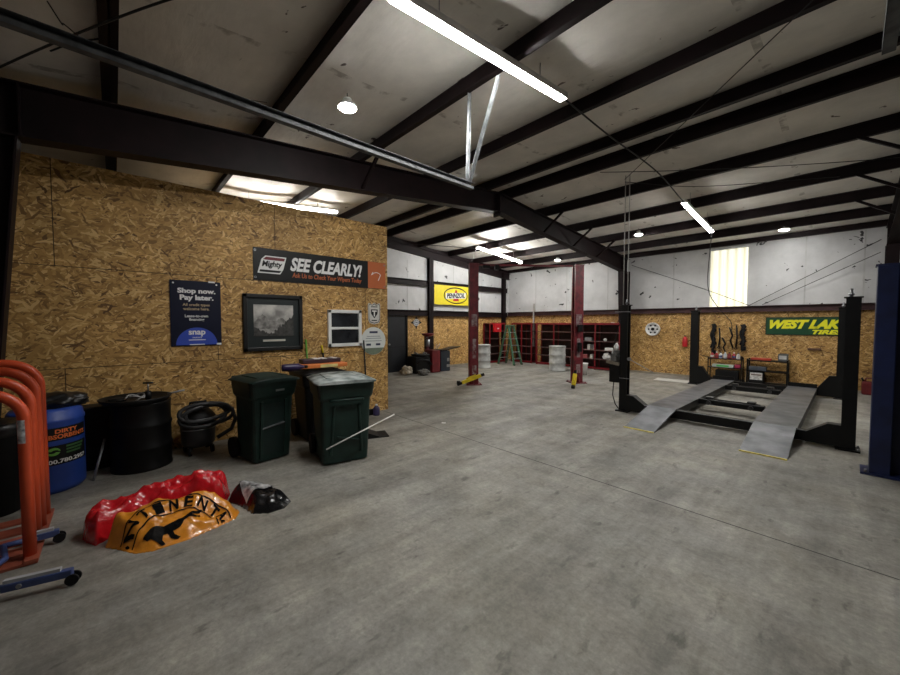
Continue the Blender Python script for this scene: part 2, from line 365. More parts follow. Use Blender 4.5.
# gable frame: rafter, columns, girts
f, zt, dpt = rafter_frame(-10.86, 'gable_rafter', .26, .26, .16)
struct('trim_%d' % n, f, STEEL_BROWN, 'dark steel rafter along the far gable wall', 'rafter'); n += 1
for y in (4.3, 8.93, 13.3):
    c = MB(); zz = zr(y, ZP)-.27; c.box((-10.8, y, zz/2), (.02, .2, zz)); c.box((-10.84, y, zz/2), (.1, .012, zz)); c.box((-10.9, y, zz/2), (.02, .2, zz))
    struct('trim_%d' % n, c, STEEL_BROWN, 'dark steel gable column', 'column'); n += 1
for z in (2.12, 3.24):
    g = MB(); g.box((-10.88, (4.3+13.6)/2, z), (.012, 9.3, .2)); g.box((-10.84, (4.3+13.6)/2, z-.1), (.09, 9.3, .012)); g.box((-10.84, (4.3+13.6)/2, z+.1), (.09, 9.3, .012))
    struct('trim_%d' % n, g, STEEL_BROWN, 'horizontal dark steel girt on the far gable wall', 'girt'); n += 1
g = MB(); g.box(((RX0+RX1)/2, 13.72, 2.16), (RX1-RX0, .012, .17)); g.box(((RX0+RX1)/2, 13.67, 2.08), (RX1-RX0, .11, .012)); g.box(((RX0+RX1)/2, 13.67, 2.24), (RX1-RX0, .11, .012))
struct('trim_%d' % n, g, mat('maroon_girt', (.07, .028, .03), .5, 0, .3, 4), 'long maroon steel girt along the back wall', 'girt'); n += 1
g = MB(); g.box(((RX0+RX1)/2, 13.66, 4.17), (RX1-RX0, .1, .2)); struct('trim_%d' % n, g, STEEL_BROWN, 'dark eave strut above the back wall', 'eave strut'); n += 1
g = MB(); yy = [4.3, RIDGE, 13.74]; g.prism([(y, zr(y, ZP)-.03) for y in yy]+[(y, zr(y, ZR)+.02) for y in yy[::-1]], 0, -10.925, -10.87)  # strip added to black out the bright wall gaps between the purlins
struct('trim_%d' % n, g, STEEL_BROWN, 'added dark rake closure above the gable rafter', 'blackout'); n += 1
# flange braces
def brace(p, q):
    global n
    b = MB(); b.bar(p, q, .045, .045); struct('trim_%d' % n, b, STEEL_BROWN, 'short angle brace from purlin to rafter', 'brace'); n += 1
for X in (.62, -5.5):
    for y in (3.06, 8.32, 9.85, 11.3):
        z = zr(y, ZP); brace((X-.62, y, z+.02), (X-.03, y, z-.40)) if X > 0 else brace((X+.6, y, z+.02), (X+.03, y, z-.42))

# walls
def wall_sheet(name, axis, pos, a0, a1, z0, z1, m, sign, label, cat='wall', top=None, t=.06):
    b = MB()
    if axis == 0:
        b.prism([(a0, z0), (a1, z0)] + ([(a1, zr(a1, ZR)+.1)] + ([(RIDGE, ZR+.1)] if a0 < RIDGE < a1 else []) + [(a0, zr(a0, ZR)+.1)] if top else [(a1, z1), (a0, z1)]), 0, pos, pos-sign*t)
    else:
        b.box(((a0+a1)/2, pos-sign*t/2, (z0+z1)/2), (a1-a0, t, z1-z0))
    return struct(name, b, m, label, cat)
wall_sheet('wall_left', 0, -10.93, 4.3, WY1+.1, 2.08, 0, INS_WALL, 1, 'torn white insulation blanket on the upper far gable wall', top=True)
wall_sheet('wall_left', 0, -10.91, 4.3, WY1+.1, 0, 2.1, OSB_Y, 1, 'strand board wainscot of the far gable wall')
wall_sheet('wall_back', 1, 13.74, RX0-.1, RX1+.1, 2.2, 4.4, INS_WALL, -1, 'white insulation blanket on the upper back wall')
wall_sheet('wall_back', 1, 13.72, RX0-.1, RX1+.1, 0, 2.12, OSB_X, -1, 'strand board wainscot of the back wall')
wall_sheet('wall_front', 1, WY0, OSBX, RX1+.1, 0, 4.4, mat('near_wall_sheet', (.10, .095, .09), .6), 1, 'near eave wall behind the camera')
wall_sheet('wall_right', 0, RX1, WY0-.1, WY1+.1, 0, 0, mat('right_wall_sheet', (.2, .19, .17), .6), -1, 'right gable wall', top=True)
# bottom trim angles of back wall
b = MB(); b.box(((RX0+RX1)/2, 13.70, .03), (RX1-RX0, .03, .06)); struct('baseboard_back', b, mat('pale_sill', (.30, .27, .22), .7), 'pale timber sill along the back wall', 'baseboard')
b = MB(); b.box((-10.89, (4.1+13.6)/2, .03), (.03, 9.5, .06)); struct('baseboard_left', b, _m['pale_sill'], 'pale timber sill along the far gable wall', 'baseboard')

# strand board partition (front of the closed-in office) with a plain deck on top
b = MB(); b.box((OSBX-.05, (WY0+OSBY1)/2, OSBZ/2), (.1, OSBY1-WY0, OSBZ)); struct('wall_partition', b, OSB_Y, 'strand board partition wall of the office', 'wall')
b = MB(); b.box(((RX0+OSBX-.1)/2, OSBY1-.05, OSBZ/2), (OSBX-.1-RX0, .1, OSBZ)); struct('wall_partition', b, OSB_X, 'strand board return of the office by the far gable', 'wall')
b = MB(); b.box(((RX0+OSBX-.1)/2, (WY0+OSBY1-.1)/2, OSBZ-.05), (OSBX-.1-RX0, OSBY1-.1-WY0, .06)); struct('ceiling', b, mat('deck_board', (.4, .3, .18), .7), 'plain deck over the office', 'ceiling')
b = MB(); b.box((RX0+.02, (WY0+OSBY1)/2, 4.2), (.04, OSBY1-WY0+.3, 1.3)); struct('wall_left', b, INS_WALL, 'gable wall above the office', 'wall')
b = MB(); b.box(((RX0+OSBX)/2, WY0-.03, 4.05), (OSBX-RX0+.2, .06, 1.0)); struct('wall_front', b, INS_WALL, 'near eave wall above the office', 'wall')
# board seams: thin dark gaps
SEAM = mat('board_gap', (.05, .03, .014), .9)
n = 70
def seam(p, q, wd=.008):
    global n
    s = MB(); s.bar(p, q, .003, wd, up=(0, 0, 1) if abs(p[2]-q[2]) < .1 else (0, 1, 0)); struct('trim_%d' % n, s, SEAM, 'dark gap between strand boards', 'board seam'); n += 1
xs = OSBX+.0005
for z in (1.205, 2.42): seam((xs, WY0+.02, z), (xs, OSBY1, z))
for y, z0, z1 in ((-.45, 0, 1.205), (1.99, 0, 1.205), (1.12, 1.205, 2.42), (3.56, 1.205, 2.42), (-.5, 2.42, OSBZ), (1.94, 2.42, OSBZ)): seam((xs, y, z0), (xs, y, z1))
for x in (-8.4, -5.96, -3.52, -1.08): seam((x, 13.7195, 0.06), (x, 13.7195, 2.07), .006)
for y in (8.2, 10.2, 11.5): seam((-10.9095, y, .06), (-10.9095, y, 2.02), .006)
# vertical lap seams in the wall blanket
LAP = mat('blanket_lap', (.5, .5, .49), .5, 0, .1)
for x in (-9.4, -7.9, -6.2, -4.0, -.85, .2):
    s = MB(); s.box((x, 13.737, 3.16), (.03, .006, 1.8)); struct('trim_%d' % n, s, LAP, 'vertical lap seam in the back wall blanket', 'blanket seam'); n += 1
for y in (7.9, 10.2, 11.9):
    s = MB(); s.box((-10.927, y, 3.1), (.006, .03, 1.9)); struct('trim_%d' % n, s, LAP, 'vertical lap seam in the gable blanket', 'blanket seam'); n += 1
s = MB(); s.box((-10.0, 13.60, 1.2), (.05, .05, 0)); s.bm.clear(); s.bar((-9.42, 13.62, .7), (-9.42, 13.62, 2.6), .05, .05); struct('trim_%d' % n, s, mat('grey_conduit', (.45, .44, .42), .5), 'grey conduit down the back wall', 'conduit'); n += 1
# translucent lit wall panel
wt = bpy.data.materials.new('translucent_panel'); wt.use_nodes = True; nt = wt.node_tree
pb = nt.nodes['Principled BSDF']; tc = N(nt, 'ShaderNodeTexCoord'); wv = N(nt, 'ShaderNodeTexWave'); wv.inputs['Scale'].default_value = 1.6; wv.inputs['Distortion'].default_value = .4
nt.links.new(tc.outputs['Object'], wv.inputs['Vector']); rp = N(nt, 'ShaderNodeValToRGB'); rp.color_ramp.elements[0].color = (.70, .66, .46, 1); rp.color_ramp.elements[1].color = (.98, .96, .80, 1); rp.color_ramp.elements[1].position = .5
nt.links.new(wv.outputs['Fac'], rp.inputs[0]); nt.links.new(rp.outputs[0], pb.inputs['Emission Color']); pb.inputs['Emission Strength'].default_value = .9; pb.inputs['Base Color'].default_value = (.6, .58, .45, 1)
b = MB(); xx = -2.98
while xx < -2.25:
    b.prism([(xx, 13.728), (xx+.11, 13.728), (xx+.13, 13.712), (xx+.17, 13.712), (xx+.19, 13.728), (xx+.19, 13.738), (xx, 13.738)], 2, 2.25, 3.97); xx += .18
struct('window_2', b, wt, 'glowing translucent daylight panel high on the back wall', 'window')

# office sash window
win = MB(); y0, y1, z0, z1 = 2.80, 3.46, 1.32, 1.99; X = OSBX+.02
for c, d in (((X, (y0+y1)/2, z0+.03), (.05, y1-y0, .06)), ((X, (y0+y1)/2, z1-.03), (.05, y1-y0, .06)), ((X, y0+.03, (z0+z1)/2), (.05, .06, z1-z0)), ((X, y1-.03, (z0+z1)/2), (.05, .06, z1-z0)), ((X, (y0+y1)/2, (z0+z1)/2), (.04, y1-y0-.1, .045))): win.box(c, d, None, .006)
wo = struct('window_1', win, WHITE, 'small white vinyl sash window in the strand board partition', 'window')
for zc in ((z0+.06+1.6175)/2, (z1-.06+1.6625)/2):
    g = MB(); g.box((OSBX+.008, (y0+y1)/2, zc), (.006, y1-y0-.12, .26)); g.build('pane', mat('dark_window_glass', (.022, .024, .028), .12, 0, .5, 3), wo)
# gable door
d = MB(); d.box((-10.885, 7.36, 1.0), (.04, .86, 1.98)); 
DOOR = mat('dark_grey_door', (.010, .012, .016), .5, 0, .3, 3)
do = struct('door_1', d, DOOR, 'dark grey steel door in the far gable wall', 'door')
d = MB(); d.box((-10.86, 7.81, 1.02), (.06, .06, 2.04)); d.box((-10.86, 6.91, 1.02), (.06, .06, 2.04)); d.box((-10.86, 7.36, 2.02), (.06, .96, .05)); d.build('door_frame', BLACK, do)
d = MB(); d.cyl((-10.865, 7.06, 1.0), (-10.82, 7.06, 1.0), .03, 12); d.build('door_handle', GREYSTEEL, do)
d = MB(); d.box((-10.863, 7.36, .9), (.004, .8, .012)); d.build('door_seam', BLACK, do)

# ------------------------------------------------------------------ lamps
TUBEM = emis('strip_light_glow', (1., .985, .95), TUBE); BULBM = emis('lamp_glow', (1., .985, .95), BULB)
TUBEDIM = emis('old_tube_glow', (1., .985, .95), TUBE*.30); TUBEMID = emis('bare_tube_glow', (1., .985, .95), TUBE*1.1)
def strip_light(x, ya, yb, label, drop=.30, bare=None):
    za, zb = zr(ya, ZR)-drop, zr(yb, ZR)-drop
    t = thing('strip_light', label, 'ceiling light', (0, 0, 0), 0, 'strip lights under the roof')
    if bare:
        h = MB(); h.bar((x, ya, za+.055), (x, yb, zb+.055), .075, .035, bev=.005); h.build('housing', WHITE, t)
        l = MB(); l.tube([(x, ya+.02, za), (x, yb-.02, zb)], .03, 12); l.build('tube', bare, t)
    else:
        # channel housing with side skirts; the lens is flush with the lower edge
        h = MB(); h.bar((x, ya, za+.055), (x, yb, zb+.055), .08, .02, bev=.005)
        for s_ in (-1, 1): h.bar((x+s_*.045, ya, za+.032), (x+s_*.045, yb, zb+.032), .008, .066)
        h.build('housing', WHITE, t)
        l = MB(); l.bar((x, ya+.02, za+.0), (x, yb-.02, zb+.0), .080, .034, bev=.008); l.build('lens', TUBEM, t)
    for y, z in ((ya, za), (yb, zb)):
        e = MB(); e.box((x, y, z+.03), (.10, .03, .07), None, .005); e.build('end_cap', WHITE, t)
    for f_ in (.2, .8):
        y = ya+(yb-ya)*f_; z = za+(zb-za)*f_
        c = MB(); c.tube([(x, y, z+.07), (x, y, zr(y, ZR)-.03)], .005, 6); c.build('hanger', GALV, t)
    return t
strip_light(-2.35, 1.55, 3.96, 'long bright strip light nearest the camera, over the open floor', .30)
strip_light(-8.4, 1.62, 4.02, 'strip light half seen over the top edge of the strand board partition', .27, TUBEDIM)
strip_light(-8.45, 8.95, 11.4, 'strip light above the maroon two post lift', .42, TUBEMID)
strip_light(-2.43, 8.85, 11.2, 'strip light above the four post ramp lift', .42)
strip_light(3.75, 8.85, 11.2, 'strip light over the right bay out of the frame', .42)
def bulb(x, y, label, drop=.22):
    z = zr(y, ZR)-drop
    t = thing('lamp', label, 'ceiling light', (x, y, z), 0, 'round lamps under the roof')
    s = MB(); s.lathe([(.02, .10), (.05, .09), (.06, .04), (.105, .02), (.11, -.012), (.104, -.012), (.10, .01), (.002, .012)], 24, cap=False); s.build('reflector', WHITE, t)
    s = MB(); s.lathe([(.002, .006), (.095, .004), (.098, -.008), (.08, -.028), (.04, -.04), (.002, -.043)], 24); s.build('bulb', BULBM, t)
    s = MB(); s.tube([(0, 0, .09), (0, 0, drop-.02)], .006, 6); s.build('stem', BLACK, t)
bulb(-4.05, 2.08, 'round lamp shining above the wheeled bins on the near left')
bulb(-9.3, 12.4, 'round lamp in the far left corner of the hall')
bulb(-7.55, 12.45, 'round lamp just left of the right maroon lift post')
bulb(-4.13, 11.05, 'round lamp above the back left post of the ramp lift')
bulb(-1.2, 12.6, 'round lamp above the green banner on the back wall')

# ------------------------------------------------------------------ overhead door tracks with hangers
def track(x, label, hang, y1=3.12):
    t = thing('door_track', label, 'door track', (0, 0, 0), 0, 'overhead door tracks')
    p = MB(); y0, z = -1.1, 3.34
    p.box((x, (y0+y1)/2, z), (.004, y1-y0, .07)); p.box((x+.025, (y0+y1)/2, z+.033), (.05, y1-y0, .004)); p.box((x+.025, (y0+y1)/2, z-.033), (.05, y1-y0, .004)); p.box((x+.05, (y0+y1)/2, z-.02), (.004, y1-y0, .028))
    p.build('rail', DULLGALV, t)
    for a, b in hang:
        h = MB(); h.bar(a, b, .004, .042, up=(0, 1, 0)); h.bar((a[0], a[1]+.02, a[2]), (b[0], b[1]+.02, b[2]), .04, .004, up=(0, 1, 0)); h.build('hanger', GALV, t)
track(-3.05, 'galvanised overhead door track left of the long bright strip light', [((-3.05, 3.06, 3.36), (-3.02, 3.06, 4.40)), ((-3.05, 3.08, 3.36), (-2.60, 3.08, 4.40))])
track(.08, 'galvanised overhead door track in the top right corner', [((.11, 3.28, 3.36), (.16, 3.08, 4.40)), ((.13, 3.26, 3.36), (.5, 3.08, 4.40))], 3.33)

# ------------------------------------------------------------------ hanging cables
CABLE = mat('black_cable', (.012, .012, .013), .6)
def cable(pts, r, label, name='cable', m=CABLE, sag=0.):
    c = MB(); P = [Vector(p) for p in pts]; out = []; Q = [P[0]*2-P[1]]+P+[P[-1]*2-P[-2]]
    for i in range(1, len(P)):
        p0, p1, p2, p3 = Q[i-1:i+3]
        for j in range(12):
            t = j/12; q = .5*((2*p1)+(p2-p0)*t+(2*p0-5*p1+4*p2-p3)*t*t+(3*p1-p0-3*p2+p3)*t**3)
            if len(P) == 2: q.z -= sag*4*t*(1-t)
            out.append(q)
    out.append(P[-1]); c.tube(out, r, 6)
    return tag(c.build(name, m), label, 'cable')
cable([(-2.36, 3.98, zr(3.98, ZR)-.27), (-2.38, 5.2, 4.40), (-2.4, 7.2, 4.44), (-2.43, 8.84, zr(8.84, ZR)-.40)], .011, 'black cable slung between the two strip lights over the open floor', sag=.03)
cable([(-.3, 4.5, 4.52), (-3.05, 7.42, 4.55)], .006, 'thin cable running diagonally from a near purlin to the lift conduits')
cable([(-3.3, 6.9, 4.62), (.62, 9.6, 4.44)], .007, 'thin cable stretched across the bay under the ridge purlins', sag=.05)
cable([(-3.05, 7.42, 4.5), (-2.0, 8.3, 4.35), (-.2, 9.4, 4.30)], .006, 'thin drooping cable right of the lift conduits', sag=.12)
cable([(-2.43, 11.2, 4.02), (-2.79, 12.6, 2.81), (-2.66, 13.2, 2.22), (-2.39, 13.5, 1.78), (-2.4, 13.62, 1.4)], .010, 'black hose drooping from the roof to the tools on the back wall', 'hose', sag=.06)
cable([(.45, 13.6, 3.75), (-2.0, 13.70, 2.27)], .008, 'upper steel bracing rod across the back wall blanket', 'bracing_rod')
cable([(.45, 13.6, 3.45), (-1.72, 13.70, 2.27)], .008, 'lower steel bracing rod across the back wall blanket', 'bracing_rod')
cable([(-5.3, 13.6, 3.8), (-3.2, 13.66, 2.85), (-2.0, 13.70, 2.26)], .008, 'steel bracing rod left of the glowing panel', 'bracing_rod')
cable([(-10.7, 5.0, 4.2), (-9.4, 7.2, 4.25), (-8.45, 8.9, 4.22)], .012, 'black cable feeding the strip light above the maroon lift', sag=.05)
cable([(-8.45, 8.93, 4.2), (-7.4, 7.6, 3.5)], .006, 'thin wire from strip light down to the left maroon post', sag=.02)
cable([(-4.9, -.80, 3.74), (-4.07, -.32, 3.79), (-3.33, .13, 3.83), (-2.8, .48, 3.86)], .008, 'dark wire crossing above the door track in the top left corner')
cable([(-4.92, -.36, 4.19), (-4.68, -.19, 4.22), (-4.50, -.03, 4.23)], .007, 'short dark wire end below the roof in the top left corner')
cable([(-4.54, .1, 4.19), (-4.70, .32, 4.22), (-4.8, .51, 4.23), (-4.81, .87, 4.26), (-4.63, 1.37, 4.30)], .004, 'thin loose thread hanging from the roof blanket near the round lamp')
cable([(-4.17, -.31, 4.18), (-4.36, -.25, 4.16), (-4.39, -.24, 4.18), (-4.51, -.16, 4.19)], .005, 'short loose thread by the roof corner above the door track')

# ------------------------------------------------------------------ signs on the partition
def panel(name, label, cat, w_, h_, m, M, t=.012, bev=.0):
    o = thing(name, label, cat); p = MB(); p.box((0, 0, -t/2), (w_, h_, t), None, bev); p.xform(M); p.build('panel', m, o); return o
def put(mb, M, x, y, name, m, parent, z=.0): mb.xform(M @ Matrix.Translation((x, y, z))); return mb.build(name, m, parent)
def line_text(o, M, s, x, y, w_, h_, m, bold=.02, shear=0., z=.0, name='lettering'): return put(text_mb(s, w_, h_, bold, shear), M, x, y, name, m, o, z)
XW = OSBX+.013
# financing poster
M = Matrix.Translation((XW, .865, 1.885)) @ PX
o = panel('poster', 'navy poster reading Shop now Pay later with a blue half disc', 'poster', .60, .92, mat('navy_poster', (.004, .006, .023), .45, 0, .1, spec=.3), M)
put(poly_mb(ell(0, 0, .245, .245, 40, 0, pi)), M, 0, -.445, 'half_disc', mat('royal_blue_print', (.035, .075, .46), .45, 0, .05), o)
line_text(o, M, 'Shop now.', 0.01, .31, .45, .09, WHITEP, .045); line_text(o, M, 'Pay later.', .01, .215, .40, .095, WHITEP, .045)
TAN = mat('tan_print', (.55, .42, .25), .5, 0, .03)
line_text(o, M, 'All credit types', .0, .118, .32, .05, TAN, .015); line_text(o, M, 'welcome here.', .0, .066, .31, .042, TAN, .015)
line_text(o, M, 'Lease-to-own', .0, -.035, .275, .04, WHITEP, .02); line_text(o, M, 'financing', .0, -.09, .18, .048, WHITEP, .02)
line_text(o, M, 'snap', .0, -.285, .20, .085, WHITEP, .03, z=.002); line_text(o, M, 'FINANCE', .0, -.342, .11, .02, WHITEP, .01, z=.002)
for i, (x, y, w_) in enumerate(((0, -.375, .2), (0, -.44, .18))): put(poly_mb([(-w_/2, -.006), (w_/2, -.006), (w_/2, .006), (-w_/2, .006)]), M, x, y, 'fine_print', WHITEP, o, .002)
for x in (-.26, .25): put(poly_mb(ell(0, 0, .012, .012, 10)), M, x, .42, 'pin', WHITEP, o)
put(poly_mb([(-.04, -.014), (.02, -.014), (.02, .012), (-.04, .012)]), M, .275, -.44, 'tape', WHITEP, o, .002)
put(poly_mb([(-.04, -.01), (.04, -.01), (.04, .012), (-.04, .012)]), M, .19, .455, 'tape', WHITEP, o, .002)
# framed picture
yc, zc = 1.93, 1.735; M = Matrix.Translation((OSBX+.012, yc-.03, zc+.02)) @ PX
o = thing('framed_picture', 'black framed landscape print with a wide dark green mat', 'picture')
W_, H_ = .90, .90
p = MB()
for c, d in (((0, H_/2-.03, 0), (W_, .06, .05)), ((0, -H_/2+.03, 0), (W_, .06, .05)), ((-W_/2+.03, 0, 0), (.06, H_, .05)), ((W_/2-.03, 0, 0), (.06, H_, .05))): p.box(c, d, None, .008)
put(p, M, 0, 0, 'frame', FRAMEBLK, o, .015)
p = MB(); p.box((0, 0, 0), (W_-.1, H_-.1, .008)); put(p, M, 0, 0, 'mat_board', mat('dark_green_mat', (.015, .021, .022), .4, 0, .1), o, .004)
pw, ph = .60, .50
p = MB(); p.box((0, 0, 0), (pw, ph, .004)); pr = put(p, M, 0, .035, 'print', mat('print_sky', (.66, .64, .60), .5, 0, .55, 5, col2=(.22, .21, .20), detail=6), o, .010)
def scenery(top, seed, base=-ph/2, amp=.03, n_=48, xa=-pw/2, xb=pw/2):
    return [(xa, base)] + [(xa+(xb-xa)*i/n_, max(base+.002, min(ph/2, top(xa+(xb-xa)*i/n_)+amp*noise.fractal(Vector((i*.31, seed, 0)), .8, 2.1, 5)))) for i in range(n_+1)] + [(xb, base)]
put(poly_mb(scenery(lambda x: -.06+.16*max(0, 1-abs(x+.17)/.16)+.10*max(0, 1-abs(x-.1)/.2), 2.2)), M, 0, .035, 'hills', mat('print_far', (.26, .25, .235), .5, 0, .5, 14), o, .0122)
put(poly_mb(scenery(lambda x: -.135+.0*x, 5.1, amp=.006)), M, 0, .035, 'lake', mat('print_water', (.36, .35, .33), .5, 0, .45, 12), o, .0135)
put(poly_mb(scenery(lambda x: -.17+.24*max(0, (x-.02)/.28)**.8, 7.4, amp=.04, xa=.0)), M, 0, .035, 'trees', mat('print_near', (.05, .048, .045), .5, 0, .5, 20), o, .0150)
put(poly_mb(scenery(lambda x: -.20+.10*max(0, (-x-.1)/.2), 9.4, amp=.025, xb=.05)), M, 0, .035, 'shore', _m['print_near'], o, .0151)
put(poly_mb([(-.17, -.016), (.17, -.016), (.17, .016), (-.17, .016)]), M, 0.0, -.285, 'caption_plate', mat('caption_plate', (.55, .53, .47), .45, 0, .1), o, .009)
# wiper banner: hangs slightly out of level like in the photo
M = Matrix.Translation((OSBX+.012, 2.81, 2.68)) @ PX
o = panel('banner', 'black vinyl banner reading See Clearly with an orange end panel', 'banner', 2.40, .51, mat('black_vinyl', (.0065, .0065, .007), .42, 0, .3, 2, .1, spec=.3), M, .006)
ORP = mat('orange_print', (.52, .13, .035), .5, 0, .06)
put(poly_mb([(-.195, -.253), (.195, -.253), (.195, .253), (-.195, .253)]), M, 1.004, 0, 'orange_panel', ORP, o)
mb = ring_mb(0, 0, .12, .12, .012, 20, pi*.2, pi*.8); put(mb, M, .995, -.06, 'wiper_icon', WHITEP, o, .003)
put(poly_mb([(-.085, .06), (-.12, .0), (-.105, -.005), (-.07, .055)]), M, .995, .0, 'wiper_icon', WHITEP, o, .003)
put(poly_mb([(.085, .02), (.03, -.1), (.045, -.1), (.1, .015)]), M, .995, .0, 'wiper_icon', WHITEP, o, .003)
line_text(o, M, 'SEE CLEARLY!', .02, .045, 1.32, .23, WHITEP, .04, .28); line_text(o, M, 'Ask Us to Check Your Wipers Today', .03, -.145, 1.28, .105, ORP, .015, .15)
lx = -.92
put(poly_mb([(-.22, -.14), (.12, -.14), (.17, -.06), (.22, .14), (-.1, .14), (-.16, .08)]), M, lx, .0, 'emblem', WHITEP, o)
put(poly_mb([(-.14, .075), (.185, .075), (.2, .122), (-.09, .122)]), M, lx, .0, 'emblem_band', mat('dark_red_print', (.16, .012, .02), .5, 0, .05), o, .002)
put(poly_mb([(-.195, -.12), (.11, -.12), (.14, -.085), (-.18, -.085)]), M, lx, .0, 'emblem_shadow', mat('black_print', (.005, .005, .0055), .5, spec=.3), o, .002)
line_text(o, M, 'Mighty', lx, .0, .31, .12, mat('black_print', (.005, .005, .0055), .5, spec=.3), .035, .25, .003)
for x in (-1.17, 1.17):
    for y in (-.21, .21): put(ring_mb(0, 0, .018, .018, .008, 12), M, x, y, 'grommet', GALV, o, .003)
# shield sign and round sign at the partition's end
M = Matrix.Translation((XW, 3.75, 1.94)) @ PX
o = thing('shield_sign', 'small white shield sign with a dark shield emblem near partition corner', 'sign')
sh = lambda s: [(x*s, y*s) for x, y in ((-.12, .20), (-.05, .17), (0, .205), (.05, .17), (.12, .20), (.135, .15), (.13, -.13), (.10, -.19), (0, -.215), (-.10, -.19), (-.13, -.13), (-.135, .15))]
mb = MB(); mb.prism(sh(1), 2, -.01, 0); put(mb, M, 0, 0, 'plate', mat('offwhite_tin', (.62, .61, .58), .4, 0, .1), o)
BP = _m['black_print']
mb = MB(); A, B_ = sh(.93), sh(.86)
for i in range(len(A)): j = (i+1) % len(A); mb.add([(*A[i], .001), (*A[j], .001), (*B_[j], .001), (*B_[i], .001)], [(3, 2, 1, 0)])
put(mb, M, 0, 0, 'border', BP, o)
put(poly_mb([(-.075, .075), (.075, .075), (.07, -.01), (.0, -.10), (-.07, -.01)]), M, 0, .0, 'emblem', BP, o)
put(poly_mb([(-.05, .055), (.05, .055), (.05, .03), (.015, .03), (.012, -.05), (0, -.07), (-.012, -.05), (-.015, .03), (-.05, .03)]), M, 0, .0, 'emblem_mark', WHITEP, o, .002)
put(poly_mb([(-.07, -.008), (.07, -.008), (.07, .008), (-.07, .008)]), M, 0, .125, 'fine_print', BP, o); put(poly_mb([(-.06, -.01), (.06, -.01), (.06, .01), (-.06, .01)]), M, 0, -.14, 'fine_print', BP, o)
M = Matrix.Translation((XW, 3.73, 1.40)) @ PX
o = thing('round_sign', 'round white certificate sign below the shield sign', 'sign')
mb = MB(); mb.prism(ell(0, 0, .27, .27, 40), 2, -.01, 0); put(mb, M, 0, 0, 'disc', mat('white_sign', (.70, .72, .70), .4, 0, .06), o)
put(poly_mb([(.27*cos(a), .27*sin(a)) for a in [pi+.55+(pi-1.1)*i/14 for i in range(15)]]), M, 0, .004, 'green_foot', mat('grey_green_print', (.16, .20, .14), .5), o)
put(poly_mb([(-.09, -.02), (.09, -.02), (.09, .02), (-.09, .02)]), M, 0, .17, 'lettering', mat('navy_print', (.02, .03, .08), .5), o)
for y, w_ in ((.09, .3), (.05, .34), (-.0, .36)): put(poly_mb([(-w_/2, -.006), (w_/2, -.006), (w_/2, .006), (-w_/2, .006)]), M, 0, y, 'fine_print', mat('grey_print', (.25, .27, .3), .5), o)
for x in (-.11, .1): put(poly_mb([(-.05, -.02), (.05, -.02), (.05, .02), (-.05, .02)]), M, x, -.07, 'badge', _m['navy_print'], o)

# ------------------------------------------------------------------ signs on the far walls
M = Matrix.Translation((-10.78, 10.16, 2.85)) @ PX
o = panel('banner', 'yellow banner with an oval emblem hung on the gable blanket', 'banner', 2.2, .76, mat('yellow_vinyl', (.80, .66, .015), .42, 0, .06), M, .004)
put(ring_mb(0, 0, .66, .33, .045, 60), M, .04, 0, 'oval', BP, o)
put(poly_mb([(-.14, .0), (-.1, .06), (-.05, .20), (.0, .24), (.05, .20), (.1, .06), (.14, .0)]), M, .04, .0, 'bell', mat('red_print', (.45, .02, .02), .5), o, .0012)
put(poly_mb([(-.17, -.22), (.17, -.22), (.12, -.10), (-.12, -.10)]), M, .04, .0, 'bell', _m['red_print'], o, .0012)
put(poly_mb([(-.56, -.15), (.54, -.09), (.56, .14), (-.54, .08)]), M, .04, .0, 'name_strip', WHITEP, o, .003)
mb = text_mb('PENNZOIL', 1.0, .2, .045, .15)
for v in mb.bm.verts: v.co.y += v.co.x*.055
put(mb, M, .04, 0, 'lettering', BP, o, .005)
M = Matrix.Translation((-10.895, 8.28, 1.77)) @ PX
o = thing('gear_sign', 'small dark diamond sign with a pale round emblem by the grey door', 'sign')
mb = MB(); mb.prism([(-.26, 0), (-.08, .09), (0, .24), (.08, .09), (.26, 0), (.08, -.09), (0, -.24), (-.08, -.09)], 2, -.01, 0); put(mb, M, 0, 0, 'plate', BLACK, o)
put(poly_mb(ell(0, 0, .13, .13, 24)), M, 0, 0, 'emblem', mat('pale_grey_print', (.55, .57, .6), .5), o)
put(ring_mb(0, 0, .10, .10, .02, 24), M, 0, 0, 'emblem_ring', mat('navy_print', (.02, .03, .08), .5), o, .002); line_text(o, M, 'GM', 0, 0, .1, .06, mat('navy_print', (.02, .03, .08), .5), .03, z=.002)
# green tyre banner
M = Matrix.Translation((-.735, 13.70, 1.665)) @ NY
o = panel('banner', 'green banner with yellow slanted lettering on the back wall', 'banner', 1.78, .49, mat('green_vinyl', (.005, .060, .022), .42, 0, .1), M, .006)
YP = mat('yellow_print', (.85, .83, .02), .5, 0, .04)
line_text(o, M, 'WEST LAKE', -.02, .05, 1.56, .25, YP, .065, .38); line_text(o, M, 'TIRES', .34, -.155, .56, .12, YP, .055, .3)
mb = MB()
for c, d in (((0, .235, .001), (1.78, .02, .002)), ((0, -.235, .001), (1.78, .02, .002)), ((-.88, 0, .001), (.02, .49, .002)), ((.88, 0, .001), (.02, .49, .002))): mb.box(c, d)
put(mb, M, 0, 0, 'border', mat('dark_green_print', (.004, .02, .01), .5), o)
